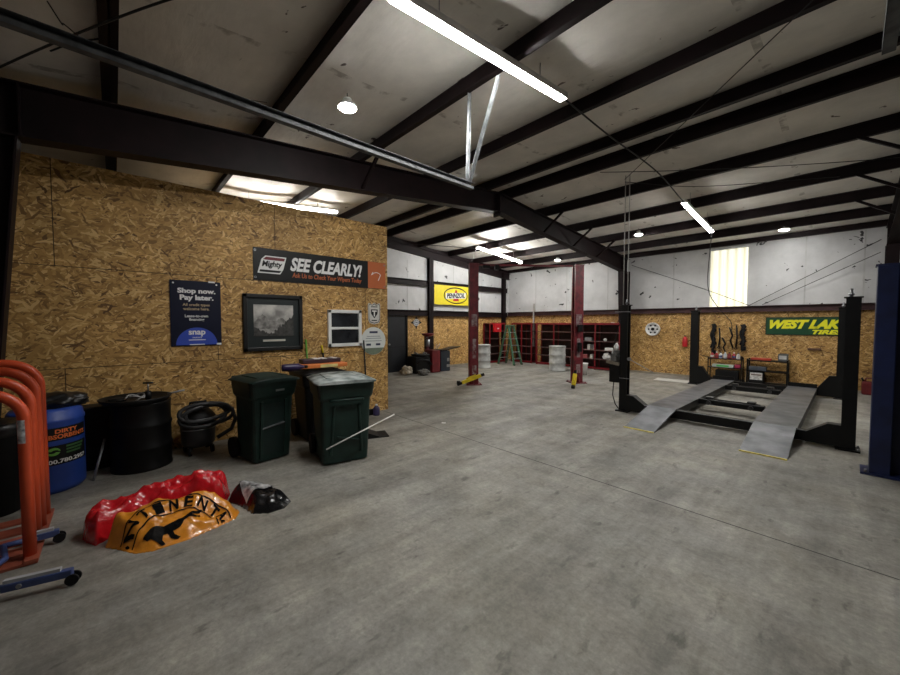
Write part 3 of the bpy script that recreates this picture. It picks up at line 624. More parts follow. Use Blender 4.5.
# steel wheel rim on the wall
M = Matrix.Translation((-4.57, 13.70, 1.54)) @ NY
o = thing('wheel_rim', 'white steel wheel rim hung on the strand board back wall', 'wheel rim')
mb = MB(); mb.lathe([(.215, .0), (.225, .03), (.225, .12), (.20, .125), (.19, .06), (.12, .05), (.10, .07), (.05, .07), (.05, .03)], 36); put(mb, M, 0, 0, 'rim', mat('white_rim', (.72, .72, .70), .4), o)
for k in range(6):
    a = k*pi/3; mb = MB(); mb.lathe([(.03, 0), (.03, .012)], 12); put(mb, M, .135*cos(a), .135*sin(a), 'hole', BLACK, o, .052)
mb = MB(); mb.lathe([(.055, 0), (.05, .035), (.03, .04)], 16); put(mb, M, 0, 0, 'hub', BLACK, o, .07)

# ------------------------------------------------------------------ wheeled bins
def cart(label, loc, rz, style, m, h=1.02, wb=.44, wt_=.60, db=.50, dt=.70, lidm=None, nm='wheeled_bin'):
    t = thing(nm, label, 'trash bin', loc, rz)
    # local: front faces +X, front bottom edge centre at the origin, body extends to -X
    def ringr(z):
        k = z/h; w_ = wb+(wt_-wb)*k; d_ = db+(dt-db)*k; ox = .07*k; return w_/2, d_, ox
    b = MB(); zs = [.02, .1, .3, .55, .76, .80, .84, h-.06, h]
    rings = []
    for z in zs:
        w2, d_, ox = ringr(z); e = (.022 if z >= .84 else 0) + (.012 if z >= h-.06 else 0); w2 += e; x1 = ox+e; x0 = ox-d_-e; r = .05
        pts = []
        for cx, cy, a0 in ((x1-r, w2-r, 0), (x0+r, w2-r, pi/2), (x0+r, -w2+r, pi), (x1-r, -w2+r, 3*pi/2)):
            for q in range(4): a = a0+q*pi/6; pts.append((cx+r*cos(a), cy+r*sin(a), z))
        rings.append([b.bm.verts.new(p) for p in pts])
    nn = len(rings[0])
    for A, B in zip(rings, rings[1:]):
        for k in range(nn): f = b.bm.faces.new((A[k], A[(k+1) % nn], B[(k+1) % nn], B[k])); f.smooth = False
    b.bm.faces.new(rings[0][::-1]); b.bm.faces.new(rings[-1])
    b.build('body', m, t)
    w2, d_, ox = ringr(h)
    fx = lambda z: .07*z/h
    if style == 'bar':
        g = MB(); g.tube([(fx(.78)+.015, -.20, .80), (fx(.8)+.045, -.19, .81), (fx(.8)+.045, .19, .81), (fx(.78)+.015, .20, .80)], .016, 8); g.build('grab_bar', m, t)
        g = MB()
        for s in (-1, 1): g.bar((fx(.1)+.004, s*.19, .12), (fx(.7)+.006, s*.15, .74), .035, .03, up=(0, 1, 0), bev=.01)
        g.bar((fx(.45)+.002, -.12, .35), (fx(.45)+.002, .16, .28), .03, .02, bev=.008)
        g.build('ribs', m, t)
    else:
        g = MB(); dk = mat('green_recess_shade', (.006, .02, .017), .55)  # flat plate in darkened body green, standing in for the recess shade
        g.prism([(.10, fx(.06)+.004), (.74, fx(.74)+.004), (.74, fx(.74)+.008), (.10, fx(.06)+.008)], 1, -.14, .13); g.build('recess', dk, t)
        g = MB()
        for s in (-.155, .145): g.bar((fx(.08)+.008, s, .05), (fx(.74)+.012, s, .78), .03, .035, up=(0, 1, 0), bev=.006)
        g.build('ribs', m, t)
        g = MB(); g.bar((fx(.4)+.02, -.15, .44), (fx(.4)+.02, .15, .48), .018, .014); g.build('lift_bar', GREYSTEEL, t)
        lt = text_mb('REPUBLIC', .13, .03, .03); lt.xform(Matrix.Translation((fx(.93)+.027, .02, .90)) @ PX); lt.bm.clear(); lt.box((fx(.93)+.027, .06, .91), (.004, .11, .035)); lt.build('stamp', mat('grey_stamp', (.22, .24, .23), .5), t)
    # lid: domed, overhanging
    l = MB(); NXl, NYl = 10, 8; grid = []
    x1, x0 = ox+.075, ox-d_-.03; ww = w2+.055
    for i in range(NXl+1):
        row = []
        for j in range(NYl+1):
            u, v = i/NXl, j/NYl; x = x0+(x1-x0)*u; y = -ww+2*ww*v
            rx = min(1, 6*min(v, 1-v)); ru = min(1, 6*(1-u)) ; z = h+.012+.034*min(rx, 1)*(.35+.65*ru) + .012*sin(pi*v)
            if u > .93: y *= .93
            row.append(l.bm.verts.new((x, y, z)))
        grid.append(row)
    low = [[l.bm.verts.new((v.co.x, v.co.y, h-.004)) for v in row] for row in grid]
    for i in range(NXl):
        for j in range(NYl):
            f = l.bm.faces.new((grid[i][j], grid[i+1][j], grid[i+1][j+1], grid[i][j+1])); f.smooth = True
            l.bm.faces.new((low[i][j], low[i][j+1], low[i+1][j+1], low[i+1][j]))
    for j in range(NYl):
        for i in (0, NXl): a, b_ = (j, j+1) if i == NXl else (j+1, j); l.bm.faces.new((grid[i][a], low[i][a], low[i][b_], grid[i][b_]))
    for i in range(NXl):
        for j in (0, NYl): a, b_ = (i, i+1) if j == 0 else (i+1, i); l.bm.faces.new((grid[a][j], low[a][j], low[b_][j], grid[b_][j]))
    lo = l.build('lid', lidm or m, t)
    for s in (-.55, .55): r_ = MB(); r_.bar((x0+.1, s*ww, h+.053), (x1-.14, s*ww, h+.055), .05, .012, bev=.005); r_.build('lid_rib', lidm or m, lo)
    hd = MB(); hd.tube([(x0+.05, -ww+.06, h-.03), (x0-.06, -ww+.07, h+.02), (x0-.06, ww-.07, h+.02), (x0+.05, ww-.06, h-.03)], .018, 8); hd.build('handle', m, t)
    for s in (-1, 1):
        k = MB(); k.tube([(-db-.02, s*(wb/2+.03)-.03, .13), (-db-.02, s*(wb/2+.03)+.03, .13)], .13, 20); k.build('wheel', RUBBER, t)
    k = MB(); k.cyl((-db-.02, -wb/2-.05, .13), (-db-.02, wb/2+.05, .13), .014, 8); k.build('axle', GREYSTEEL, t)
    return t
DUST = mat('dusty_pale_lid', (.50, .54, .53), .6, 0, .7, 5.5, .2, col2=(.055, .085, .08), detail=8)
cart('dark green wheeled bin with a dusty pale lid and a front grab bar', (-4.22, 2.10, 0), radians(-13), 'bar', CARTGREEN, lidm=DUST, h=1.02, wb=.56, wt_=.63, db=.56, dt=.64)
cart('dark green wheeled bin with clean dark lid and a recessed ribbed front', (-4.93, 1.45, 0), radians(9), 'recess', CARTGREEN, h=1.02, wb=.46, wt_=.53, db=.50, dt=.54)
cart('black wheeled bin behind the other two, heaped with packages', (-5.28, 2.28, 0), radians(-3), 'bar', BLACKM, h=1.0, wb=.48, wt_=.60, db=.5, dt=.64)
# packages on the middle bin
def pkg(name, label, cat, loc, rz, d, m, extra=None):
    t = thing(name, label, cat, loc, rz); b = MB(); b.box((0, 0, d[2]/2), d, None, .012); b.build('body', m, t)
    for nm, c, dd, mm in extra or []: q = MB(); q.box(c, dd); q.build(nm, mm, t)
    return t
zt_ = 1.085
ORB = mat('orange_carton', (.70, .20, .045), .5)
pkg('carton', 'flat orange carton with a pale yellow label on the black bin', 'box', (-5.36, 2.30, zt_), radians(-4), (.22, .70, .06), ORB, [('label_strip', (.111, .06, .03), (.003, .26, .045), mat('pale_yellow_label', (.75, .62, .25), .5))])
pkg('carton', 'dark package with white wrappers lying on the orange carton', 'box', (-5.45, 2.30, zt_+.062), radians(-3), (.2, .58, .065), mat('dark_purple_carton', (.04, .02, .03), .5), [('wrapper', (.02, -.08, .067), (.19, .09, .008), WHITE), ('wrapper', (.02, .03, .067), (.19, .07, .008), WHITE), ('wrapper', (.02, .19, .067), (.19, .06, .008), WHITE)])
t = thing('bottle', 'dark purple bottle lying between the green bin and orange carton', 'bottle', (-5.2, 1.80, zt_+.05), radians(80))
b = MB(); b.lathe([(.002, -.14), (.045, -.135), (.05, -.1), (.05, .08), (.03, .12), (.02, .16)], 18, Matrix.Rotation(pi/2, 4, 'Y')); b.build('body', mat('purple_plastic', (.03, .018, .07), .35), t)
b = MB(); b.lathe([(.022, .16), (.022, .20)], 14, Matrix.Rotation(pi/2, 4, 'Y')); b.build('cap', BLACK, t)
# white stick across the right bin's front
b = MB(); b.tube([(-4.125, 1.80, .26), (-3.98, 2.66, .56)], .009, 8); tag(b.build('white_stick', WHITE), 'thin white stick slanting across the front of the dusty lidded bin', 'stick')
# brooms and pole leaning on the partition
def pole(name, label, cat, p0, p1, r, m, headm=None, tip=None):
    t = thing(name, label, cat); b = MB(); b.tube([p0, p1], r, 8); b.build('handle', m, t)
    if headm: h = MB(); h.box((p0[0], p0[1], .055), (.07, .3, .11), None, .01); h.build('head', headm, t)
    if tip: q = Vector(p0).lerp(Vector(p1), .9); h = MB(); h.tube([q, Vector(p1)+(Vector(p1)-Vector(p0)).normalized()*.01], r*1.15, 8); h.build('grip', tip, t)
pole('broom', 'broom with a bright green handle leaning behind the bins', 'broom', (-6.14, 2.43, .1), (-6.265, 2.40, 1.47), .016, mat('green_handle', (.10, .30, .03), .45), BLACKM)
pole('broom', 'broom with a dark handle and yellow grip leaning behind the bins', 'broom', (-6.14, 2.78, .1), (-6.265, 2.68, 1.35), .016, BLACK, BLACKM, YELLOW)
pole('squeegee', 'floor squeegee with a long black handle leaning on partition corner', 'squeegee', (-6.12, 3.48, .1), (-6.26, 3.50, 1.42), .015, BLACK, BLACKM)
t = thing('jug', 'small purple jug on the floor at the partition corner', 'jug', (-6.02, 3.62, 0), .5); t.scale = (.8, .8, .85)
b = MB(); b.lathe([(.002, 0), (.075, .005), (.08, .03), (.08, .16), (.05, .2), (.025, .22)], 18); b.build('body', mat('purple_jug', (.045, .035, .11), .4), t)
b = MB(); b.lathe([(.03, .22), (.03, .25), (.002, .252)], 12); b.build('cap', WHITE, t)
t = thing('dust_pan', 'black dust pan lying on the floor right of the dusty lidded bin', 'dust pan', (-4.95, 2.98, 0), radians(70))
b = MB(); b.prism([(.0, -.16), (.0, .16), (.012, .16), (.014, .02), (.08, -.14), (.08, -.16)], 1, -.16, .16); b.build('pan', BLACKM, t)
b = MB(); b.tube([(-.15, 0, .06), (-.32, .02, .03)], .014, 8); b.build('handle', BLACKM, t)

# ------------------------------------------------------------------ drums and bins along the partition
def drum_prof(r, h, ribs=(.33, .66), lip=.012):
    p = [(.002, .012), (r-.02, .012), (r-.008, 0), (r+lip*.5, .0), (r+lip*.5, .025), (r, .035)]
    for q in ribs: z = q*h; p += [(r, z-.03), (r+.012, z-.01), (r+.012, z+.01), (r, z+.03)]
    p += [(r, h-.035), (r+lip*.5, h-.025), (r+lip*.5, h), (r-.012, h), (r-.018, h-.014), (.002, h-.014)]
    return p
BLUE = mat('blue_drum_plastic', (.022, .065, .34), .42, 0, .15, 5)
DX, DY = -5.70, -.56
t = thing('blue_drum', 'blue plastic drum with a dirty absorbents label behind the orange hoops', 'drum', (DX, DY, 0))
R_ = .285; DH = .86
b = MB(); b.lathe([(.002, .0), (R_-.03, .0), (R_-.004, .03), (R_, .06), (R_, DH-.14), (R_+.006, DH-.13), (R_+.006, DH-.10), (R_-.003, DH-.09), (R_-.01, DH-.03), (R_-.03, DH), (.002, DH)], 48); b.build('body', BLUE, t)
LA = atan2(-DY, -DX)+radians(30)            # direction the label faces
def wrap(mb, a0, R, z0):
    bmesh.ops.triangulate(mb.bm, faces=mb.bm.faces[:])
    for _ in range(3):
        ed = [e for e in mb.bm.edges if abs(e.verts[0].co.x-e.verts[1].co.x) > .03]
        if ed: bmesh.ops.subdivide_edges(mb.bm, edges=ed, cuts=1); bmesh.ops.triangulate(mb.bm, faces=mb.bm.faces[:])
    for v in mb.bm.verts:
        a = a0 + v.co.x/R; r = R+v.co.z; v.co = Vector((r*cos(a), r*sin(a), z0+v.co.y))
    return mb
BPL = mat('black_print', (.005, .005, .0055), .5, spec=.3)
for z0, hh, nm in ((.615, .13, 'upper_label'), (.40, .20, 'lower_label')):
    wrap(poly_mb([(-.215+.43*i/24, -hh/2) for i in range(25)]+[(.215-.43*i/24, hh/2) for i in range(25)], .001), LA, R_+.001, z0).build(nm, BPL, t)
ORT = mat('orange_lettering', (.75, .17, .04), .5, 0, .03)
wrap(text_mb('DIRTY', .19, .04, .03), LA, R_+.003, .642).build('lettering', ORT, t); wrap(text_mb('ABSORBENTS', .38, .045, .03), LA, R_+.003, .588).build('lettering', ORT, t)
wrap(text_mb('800.780.2957', .37, .042, .03), LA, R_+.003, .335).build('lettering', WHITEP, t)
GRN = mat('green_print', (.16, .42, .06), .5, 0, .04)
for k, s_ in enumerate(('ENVIRONMENTAL', 'SERVICE', 'SPECIALISTS')): wrap(text_mb(s_, .20 if k == 0 else .16, .022, .01), LA, R_+.003, .475-.032*k).build('lettering', mat('dim_green_print', (.06, .16, .05), .5), t) if k < 0 else wrap(poly_mb([(-.1, -.009), (.08-.02*k, -.009), (.08-.02*k, .009), (-.1, .009)]), LA+.3, R_+.003, .475-.032*k).build('fine_print', mat('dim_green_print', (.06, .16, .05), .5), t)
for k in range(2):
    a0 = k*pi; wrap(poly_mb([(.05*cos(a0+q*pi/10)-.11, .04*sin(a0+q*pi/10)) for q in range(10)] + [(.028*cos(a0+pi*.9-q*pi/10)-.11+.01*cos(a0), .016*sin(a0+pi*.9-q*pi/10)) for q in range(9)]), LA, R_+.003, .44).build('leaf_emblem', GRN, t)
def blob(name, label, cat, c, s, m, seed, amp=.2, fl=None, n_=28):
    b = MB(); bmesh.ops.create_icosphere(b.bm, subdivisions=4, radius=1)
    for v in b.bm.verts:
        d = v.co.normalized(); k = 1+amp*noise.fractal(d*1.7+Vector((seed, 0, 0)), 1, 2, 4)+amp*.35*abs(noise.noise(d*4+Vector((0, seed, 0))))
        v.co = Vector((c[0]+d.x*s[0]*k, c[1]+d.y*s[1]*k, c[2]+d.z*s[2]*k))
        if fl is not None: v.co.z = max(v.co.z, fl)
    for f in b.bm.faces: f.smooth = True
    return tag(b.build(name, m), label, cat)
BAG = mat('black_bag', (.010, .010, .011), .32, 0, .3, 9, .2)
blob('trash_bag', 'black bag slumped on top of the blue drum', 'bag', (DX-.02, DY+.06, DH+.055), (.19, .25, .085), BAG, 3.3, .35, DH+.001)
# black steel drum with an oil drain tray on top
t = thing('black_drum', 'black steel drum with rolled hoops carrying a drain tray', 'drum', (-5.83, .21, 0)); b = MB(); b.lathe(drum_prof(.292, .80), 48); b.build('body', BLACK, t)
t = thing('drain_tray', 'wide black drain tray lying on the black steel drum', 'tray', (-5.80, .17, .802), radians(8))
b = MB(); b.lathe([(.002, .0), (.30, .0), (.335, .035), (.345, .06), (.325, .06), (.29, .018), (.002, .014)], 36); b.build('pan', BLACKM, t)
b = MB(); b.tube([(.02, .30, .05), (.03, .48, .075)], .012, 8); b.build('handle', GREYSTEEL, t)
t = thing('hand_pump', 'small hand pump with a T handle standing in the drain tray', 'pump', (-5.75, .28, .822))
b = MB(); b.cyl((0, 0, 0), (0, 0, .10), .03, 16); b.build('barrel', BLACKM, t); b = MB(); b.cyl((0, 0, .1), (0, 0, .2), .008, 8); b.build('rod', GREYSTEEL, t); b = MB(); b.cyl((-.02, -.045, .2), (.02, .045, .2), .012, 8); b.build('handle', BLACK, t)
b = MB(); b.tube([(-5.74+.10*cos(a), .16+.085*sin(a), .835+.045*abs(sin(a*1.3))+.002*a) for a in [k*.35 for k in range(30)]], .008, 6); tag(b.build('hose', mat('pale_hose', (.35, .35, .34), .4)), 'short pale hose coiled in the drain tray', 'hose')
blob('rag', 'dark oily rag heaped in the drain tray beside the hand pump', 'rag', (-5.90, .0, .835), (.10, .08, .02), RUBBER, 9.1, .3, .822)
# black tote between the drums
t = thing('storage_tote', 'tall black plastic tote squeezed between blue and black drums', 'tote', (-6.145, -.2, 0))
b = MB(); b.add([(-.11, -.13, 0), (.11, -.13, 0), (.11, .13, 0), (-.11, .13, 0), (-.13, -.15, .72), (.13, -.15, .72), (.13, .15, .72), (-.13, .15, .72)], [(0,3,2,1),(4,5,6,7),(0,1,5,4),(1,2,6,5),(2,3,7,6),(3,0,4,7)]); b.build('body', BLACKM, t)
b = MB(); b.box((0, 0, .735), (.28, .33, .04), None, .015); b.build('lid', BLACKM, t)
b = MB(); b.tube([(-5.62, -.22, .002), (-5.84, -.12, .40)], .013, 10); tag(b.build('steel_pipe', GREYSTEEL), 'shiny steel pipe leaning between the black tote and the black drum', 'pipe')
t = thing('lined_bin', 'black bin with a bag liner behind the orange hoops at left edge', 'trash bin', (-5.27, -.86, 0))
b = MB(); b.lathe([(.002, 0), (.17, 0), (.20, .78), (.215, .80), (.20, .82), (.002, .8)], 28); b.build('body', BLACKM, t); 
b = MB(); b.lathe([(.218, .72), (.226, .80), (.21, .84), (.17, .83), (.002, .80)], 20); b.build('liner', BAG, t)
# shop vacuum with a coiled hose
t = thing('shop_vacuum', 'grey and black shop vacuum with a coiled hose by the strand board', 'vacuum', (-5.94, .80, 0), radians(5)); t.scale = (1.12, 1.12, 1.14)
b = MB(); b.lathe([(.002, .09), (.15, .09), (.17, .12), (.18, .33), (.185, .36), (.002, .36)], 28); b.build('tank', mat('dark_grey_plastic', (.05, .05, .052), .5), t)
b = MB(); b.lathe([(.19, .36), (.19, .40), (.17, .45), (.11, .52), (.06, .54), (.002, .545)], 28); b.build('motor_head', BLACKM, t)
b = MB(); b.tube([(.0, -.09, .52), (.02, -.08, .60), (.02, .08, .60), (.0, .09, .52)], .016, 8); b.build('carry_handle', BLACKM, t)
for k in range(4):
    a = pi/4+k*pi/2; c = MB(); c.tube([(.16*cos(a)-.0, .16*sin(a)-.015, .045), (.16*cos(a), .16*sin(a)+.015, .045)], .045, 14); c.bar((.16*cos(a), .16*sin(a), .05), (.13*cos(a), .13*sin(a), .12), .03, .03); c.build('caster', RUBBER, t)
b = MB(); hp = []
for k in range(90):
    a = k*.21; hp.append((.17+.035*sin(k*.5)*.5, .05+.25*cos(a)+.04*sin(a*.37), .44+.12*sin(a)+.03*cos(a*.29)+.0008*k))
b.tube(hp, [.022+.003*(k % 2) for k in range(90)], 10); b.build('hose', mat('grey_black_hose', (.028, .028, .03), .5), t)
b = MB(); b.tube([(.1, .24, .5), (.14, .33, .48), (.16, .36, .36), (.14, .32, .24), (.16, .16, .17)], .024, 10); b.build('hose', _m['grey_black_hose'], t)
for z in (.30, .42): b = MB(); b.tube([(.188*cos(a), .188*sin(a), z) for a in [-1.2+.2*k for k in range(13)]], .006, 6); b.build('trim_band', GREYSTEEL, t)

# ------------------------------------------------------------------ tyre inflation cage
ORANGE = mat('orange_powder_coat', (.60, .075, .022), .38, 0, .1, 5)
t = thing('inflation_cage', 'orange tire inflation cage of four bent pipe hoops', 'tire cage', (0, 0, 0))
HX = [(-4.04, 1.29), (-4.30, 1.35), (-4.56, 1.40), (-4.82, 1.44)]
for x, zt2 in HX:
    b = MB(); ya, yb, r = -.505, -1.08, .20; z1 = zt2-.035
    pts = [(x, ya, .02), (x, ya, .6)] + [(x, ya-r+r*cos(a), z1-r+r*sin(a)) for a in [k*pi/20 for k in range(11)]] + [(x, yb+r-r*sin(a), z1-r+r*cos(a)) for a in [k*pi/20 for k in range(11)]] + [(x, yb, .6), (x, yb, .02)]
    hoop = b.tube(pts, .036, 16).build('hoop', ORANGE, t)
    if x == -4.04:
        s = MB(); R2 = .0372
        for k in range(8):
            a0, a1 = .2-k*.16, .2-(k+1)*.16
            s.add([(x+R2*cos(a0), ya+R2*sin(a0), .88), (x+R2*cos(a1), ya+R2*sin(a1), .88), (x+R2*cos(a1), ya+R2*sin(a1), 1.05), (x+R2*cos(a0), ya+R2*sin(a0), 1.05)], [(0, 1, 2, 3)])
        s.build('warning_label', mat('warning_label', (.78, .79, .80), .4, 0, .8, 26, col2=(.16, .17, .2), detail=3), hoop)
DOR = mat('dusty_orange', (.36, .085, .045), .6, 0, .35, 4)
for x in (-4.86, -4.64, -4.42, -4.20, -4.02): b = MB(); b.box((x, -.79, .012), (.13 if x > -4.86 else .1, .66, .02)); b.build('base_slat', DOR, t)
for y in (-.49, -1.08): b = MB(); b.box((-4.43, y, .032), (.98, .07, .02)); b.build('base_rail', DOR, t)

# ------------------------------------------------------------------ blue rolling frame on the floor (engine stand legs)
NAVYB = mat('blue_grey_paint', (.055, .085, .23), .45, 0, .3, 8)
def fork_leg(t, p0, p1):
    d = (Vector(p1)-Vector(p0)); a = atan2(d.y, d.x); q = Vector(p0)+d*.42
    b = MB(); b.tube([p0, tuple(q)], .021, 8); b.bar(q, p1, .045, .05, bev=.006); b.build('leg', NAVYB, t)
    b = MB(); s = Vector((0, 0, .036)); b.bar(q+d*.02+s, q+d*.48+s, .03, .022); b.build('slide_bar', mat('pale_zinc', (.42, .43, .46), .45, 0, .15), t)
    c = Vector(p1); side = Vector((-sin(a), cos(a), 0)); w_ = MB()
    for sg in (-1, 1): w_.tube([c+side*.022*sg+Vector((0, 0, -.043))-side*.007, c+side*.022*sg+Vector((0, 0, -.043))+side*.007], .036, 16)
    w_.build('caster', RUBBER, t)
    b = MB(); b.cyl(tuple(q+d*.15-side*.03), tuple(q+d*.15+side*.03), .014, 8); b.build('bolt', GREYSTEEL, t)
t = thing('rolling_stand', 'blue folding floor stand with two castered legs under the orange cage', 'stand')
fork_leg(t, (-3.62, -.80, .08), (-3.47, -.25, .085)); fork_leg(t, (-4.22, -.66, .085), (-4.22, -.37, .085))
b = MB(); b.tube([(-3.62, -.80, .08), (-3.80, -.72, .07), (-4.0, -.62, .075), (-4.22, -.66, .085)], .02, 8); b.build('cross_tube', NAVYB, t)
b = MB(); b.tube([(-3.7, -.85, .07), (-3.75, -.74, .055), (-3.9, -.72, .05)], .016, 8); b.build('cross_tube', NAVYB, t)

# ------------------------------------------------------------------ heap of printed banners / bags on the floor
def sheet_heap(name, label, cat, outline, hfun, m, res=.022, seed=0., crumple=.05, facet=True, creases=None):
    """crumpled sheet over the floor: outline is a polygon, height rises from its edge"""
    xs_ = [p[0] for p in outline]; ys_ = [p[1] for p in outline]
    def inside(x, y):
        c = False; nn = len(outline)
        for i in range(nn):
            (x1, y1), (x2, y2) = outline[i], outline[i-1]
            if (y1 > y) != (y2 > y) and x < (x2-x1)*(y-y1)/(y2-y1)+x1: c = not c
        return c
    def edged(x, y):
        best = 9; nn = len(outline)
        for i in range(nn):
            a, b = Vector(outline[i]), Vector(outline[i-1]); ab = b-a; tt = max(0, min(1, (Vector((x, y))-a).dot(ab)/ab.length_squared)); best = min(best, (a+ab*tt-Vector((x, y))).length)
        return best
    b = MB(); V = {}; x = min(xs_); nx = int((max(xs_)-min(xs_))/res)+2; ny = int((max(ys_)-min(ys_))/res)+2
    def vert(i, j):
        if (i, j) not in V:
            x, y = min(xs_)+i*res, min(ys_)+j*res
            if not inside(x, y): V[(i, j)] = None
            else: V[(i, j)] = b.bm.verts.new((x, y, surf(x, y)))
        return V[(i, j)]
    def surf(x, y):
        e = edged(x, y) if inside(x, y) else 0
        z = hfun(x, y, e); w_ = 0
        for fq, am in ((5.5, 1.), (11., .45), (21., .2)):
            d_ = noise.voronoi(Vector((x*fq*1.1+seed, y*fq*.8, seed+noise.noise(Vector((x*3, y*3, seed)))*.4)))[0]; w_ += am*(d_[0]-.38)
        return max(.004, z + crumple*w_*min(1, e/.07))
    for i in range(nx):
        for j in range(ny):
            q = [vert(i, j), vert(i+1, j), vert(i+1, j+1), vert(i, j+1)]
            q = [v for v in q if v]
            if len(q) >= 3: b.bm.faces.new(q)
    for f in b.bm.faces: f.smooth = True
    # skirt to the floor
    be = [e for e in b.bm.edges if len(e.link_faces) == 1]
    r = bmesh.ops.extrude_edge_only(b.bm, edges=be)
    for v in r['geom']:
        if isinstance(v, bmesh.types.BMVert): v.co.z = .001
    bmesh.ops.recalc_face_normals(b.bm, faces=b.bm.faces[:])
    o = b.build(name, m); tag(o, label, cat); return o, surf
REDV = mat('glossy_red_vinyl', (.56, .010, .018), .2, 0, .12, 14, .6, coat=.5)
ORV = mat('orange_vinyl', (.74, .27, .02), .28, 0, .12, 11, .45, coat=.3)
BLV = mat('glossy_black_film', (.006, .006, .007), .18, 0, .5, 14, .6, coat=.5)
def sm(e, w_): e = max(0, min(1, e/w_)); return e*e*(3-2*e)
oo, osurf = sheet_heap('vinyl_banner', 'crumpled orange vinyl banner with black horse emblem lying on the floor', 'banner',
    [(-3.87, -.11), (-3.76, -.03), (-3.61, .06), (-3.55, .18), (-3.555, .40), (-3.60, .60), (-3.66, .76), (-3.76, .81), (-3.86, .80), (-3.96, .66), (-4.02, .4), (-4.02, .1), (-3.96, -.09)],
    lambda x, y, e: (.055+.165*sm(-3.60-.12*sm(y-.3, .6)-x, .30))*(1-.2*sm((y-.45), .4))*sm(e, .085), ORV, .011, 2.7, .075)
ro, rsurf = sheet_heap('plastic_sheet', 'crumpled glossy red plastic sheeting behind the orange banner', 'plastic sheet',
    [(-4.06, -.22), (-3.94, -.16), (-3.99, -.09), (-4.05, .1), (-4.05, .4), (-3.99, .66), (-4.02, .74), (-4.2, .82), (-4.38, .80), (-4.44, .45), (-4.34, .1), (-4.34, -.15), (-4.26, -.24), (-4.16, -.25)],
    lambda x, y, e: .09*sm(e, .12)+.13*sm(e, .035)-.05*sm(.14-abs(y-.02), .16)+.03*sm(y-.3, .3), REDV, .012, 8.3, .15)
bo, bsurf = sheet_heap('plastic_wrap', 'glossy black and silver wrap trailing from the red plastic sheeting', 'plastic wrap',
    [(-3.80, .85), (-3.64, .88), (-3.55, 1.0), (-3.55, 1.14), (-3.66, 1.24), (-3.86, 1.22), (-4.06, 1.08), (-4.20, .95), (-4.22, .83), (-4.04, .76), (-3.92, .82)],
    lambda x, y, e: (.085*sm(e, .12)+.05*sm(e, .04))*(1-.35*sm(y-.9, .3)), BLV, .013, 4.4, .07)
# silver top of the wrap
SILV = mat('silver_film', (.62, .62, .62), .22, 0, .85, 12, .4, col2=(.10, .10, .105), detail=6, coat=.5)
b = MB(); gx = [[None]*14 for _ in range(16)]
for i in range(16):
    for j in range(14):
        x = -3.79-.30*i/15; y = .87+.26*j/13
        gx[i][j] = b.bm.verts.new((x, y, bsurf(x, y)+.014))
for i in range(15):
    for j in range(13): f = b.bm.faces.new((gx[i][j], gx[i+1][j], gx[i+1][j+1], gx[i][j+1])); f.smooth = True
bmesh.ops.recalc_face_normals(b.bm, faces=b.bm.faces[:]); b.build('silver_face', SILV, bo)
# print on the orange banner: draw in (a along Y, b up the front slope) and lay onto the surface
def lay(mb, cy=.33, x_front=-3.55, off=.005):
    bmesh.ops.triangulate(mb.bm, faces=mb.bm.faces[:])
    for _ in range(4):
        ed = [e for e in mb.bm.edges if e.calc_length() > .014]
        if not ed: break
        bmesh.ops.subdivide_edges(mb.bm, edges=ed, cuts=1); bmesh.ops.triangulate(mb.bm, faces=mb.bm.faces[:])
    for v in mb.bm.verts:
        y = cy+v.co.x; x = x_front-v.co.y; h_ = .01
        z = osurf(x, y); nrm = Vector((-(osurf(x+h_, y)-osurf(x-h_, y))/(2*h_), -(osurf(x, y+h_)-osurf(x, y-h_))/(2*h_), 1)).normalized()
        v.co = Vector((x, y, z))+nrm*off
    kill = [v for v in mb.bm.verts if v.co.z < .012]
    bmesh.ops.delete(mb.bm, geom=kill, context='VERTS'); bmesh.ops.recalc_face_normals(mb.bm, faces=mb.bm.faces[:])
    return mb
INK = mat('black_ink', (.006, .005, .0045), .75, spec=.2)
lay(ring_mb(0, .07, .40, .275, .010, 70, -.0, pi+.0)).build('ring_line', INK, oo); lay(ring_mb(0, .07, .29, .175, .009, 60, -.1, pi+.1)).build('ring_line', INK, oo)
word = 'CONTINENTAL'
for k, ch in enumerate(word):
    a = pi+.12-(pi+.24)*(k+.5)/len(word); mb = text_mb(ch, .062, .075, .03)
    mb.xform(Matrix.Translation((.345*cos(a), .07+.222*sin(a), 0)) @ Matrix.Rotation(a-pi/2, 4, 'Z')); lay(mb).build('lettering', INK, oo)
horse = [(-.21, .035), (-.235, .07), (-.22, .10), (-.18, .125), (-.13, .13), (-.09, .115), (-.04, .125), (.01, .15), (.06, .175), (.11, .19), (.16, .21), (.20, .24), (.21, .22), (.17, .185), (.12, .16), (.15, .15), (.18, .165), (.185, .15), (.15, .13), (.10, .135), (.06, .12), (.03, .08), (.0, .06), (-.03, .055), (-.02, .02), (.02, -.01), (.0, -.025), (-.05, .0), (-.07, .045), (-.10, .04), (-.11, -.0), (-.09, -.04), (-.115, -.05), (-.14, -.01), (-.135, .05), (-.16, .07), (-.18, .06), (-.185, .035)]
lay(poly_mb([(x*.9+.0, y*.68+.055) for x, y in horse]), cy=.33).build('horse_emblem', INK, oo)
for x, y, s_ in ((-.40, .15, 'ST'),): mb = text_mb(s_, .05, .08, .02); mb.xform(Matrix.Translation((x, y, 0)) @ Matrix.Rotation(1.2, 4, 'Z')); lay(mb).build('lettering', INK, oo)
b = MB(); b.box((-4.75, 4.2, .004), (.07, .05, .006), Matrix.Rotation(.6, 3, 'Z')); tag(b.build('paper_scrap', WHITE), 'tiny white paper scrap on the open concrete floor', 'scrap')

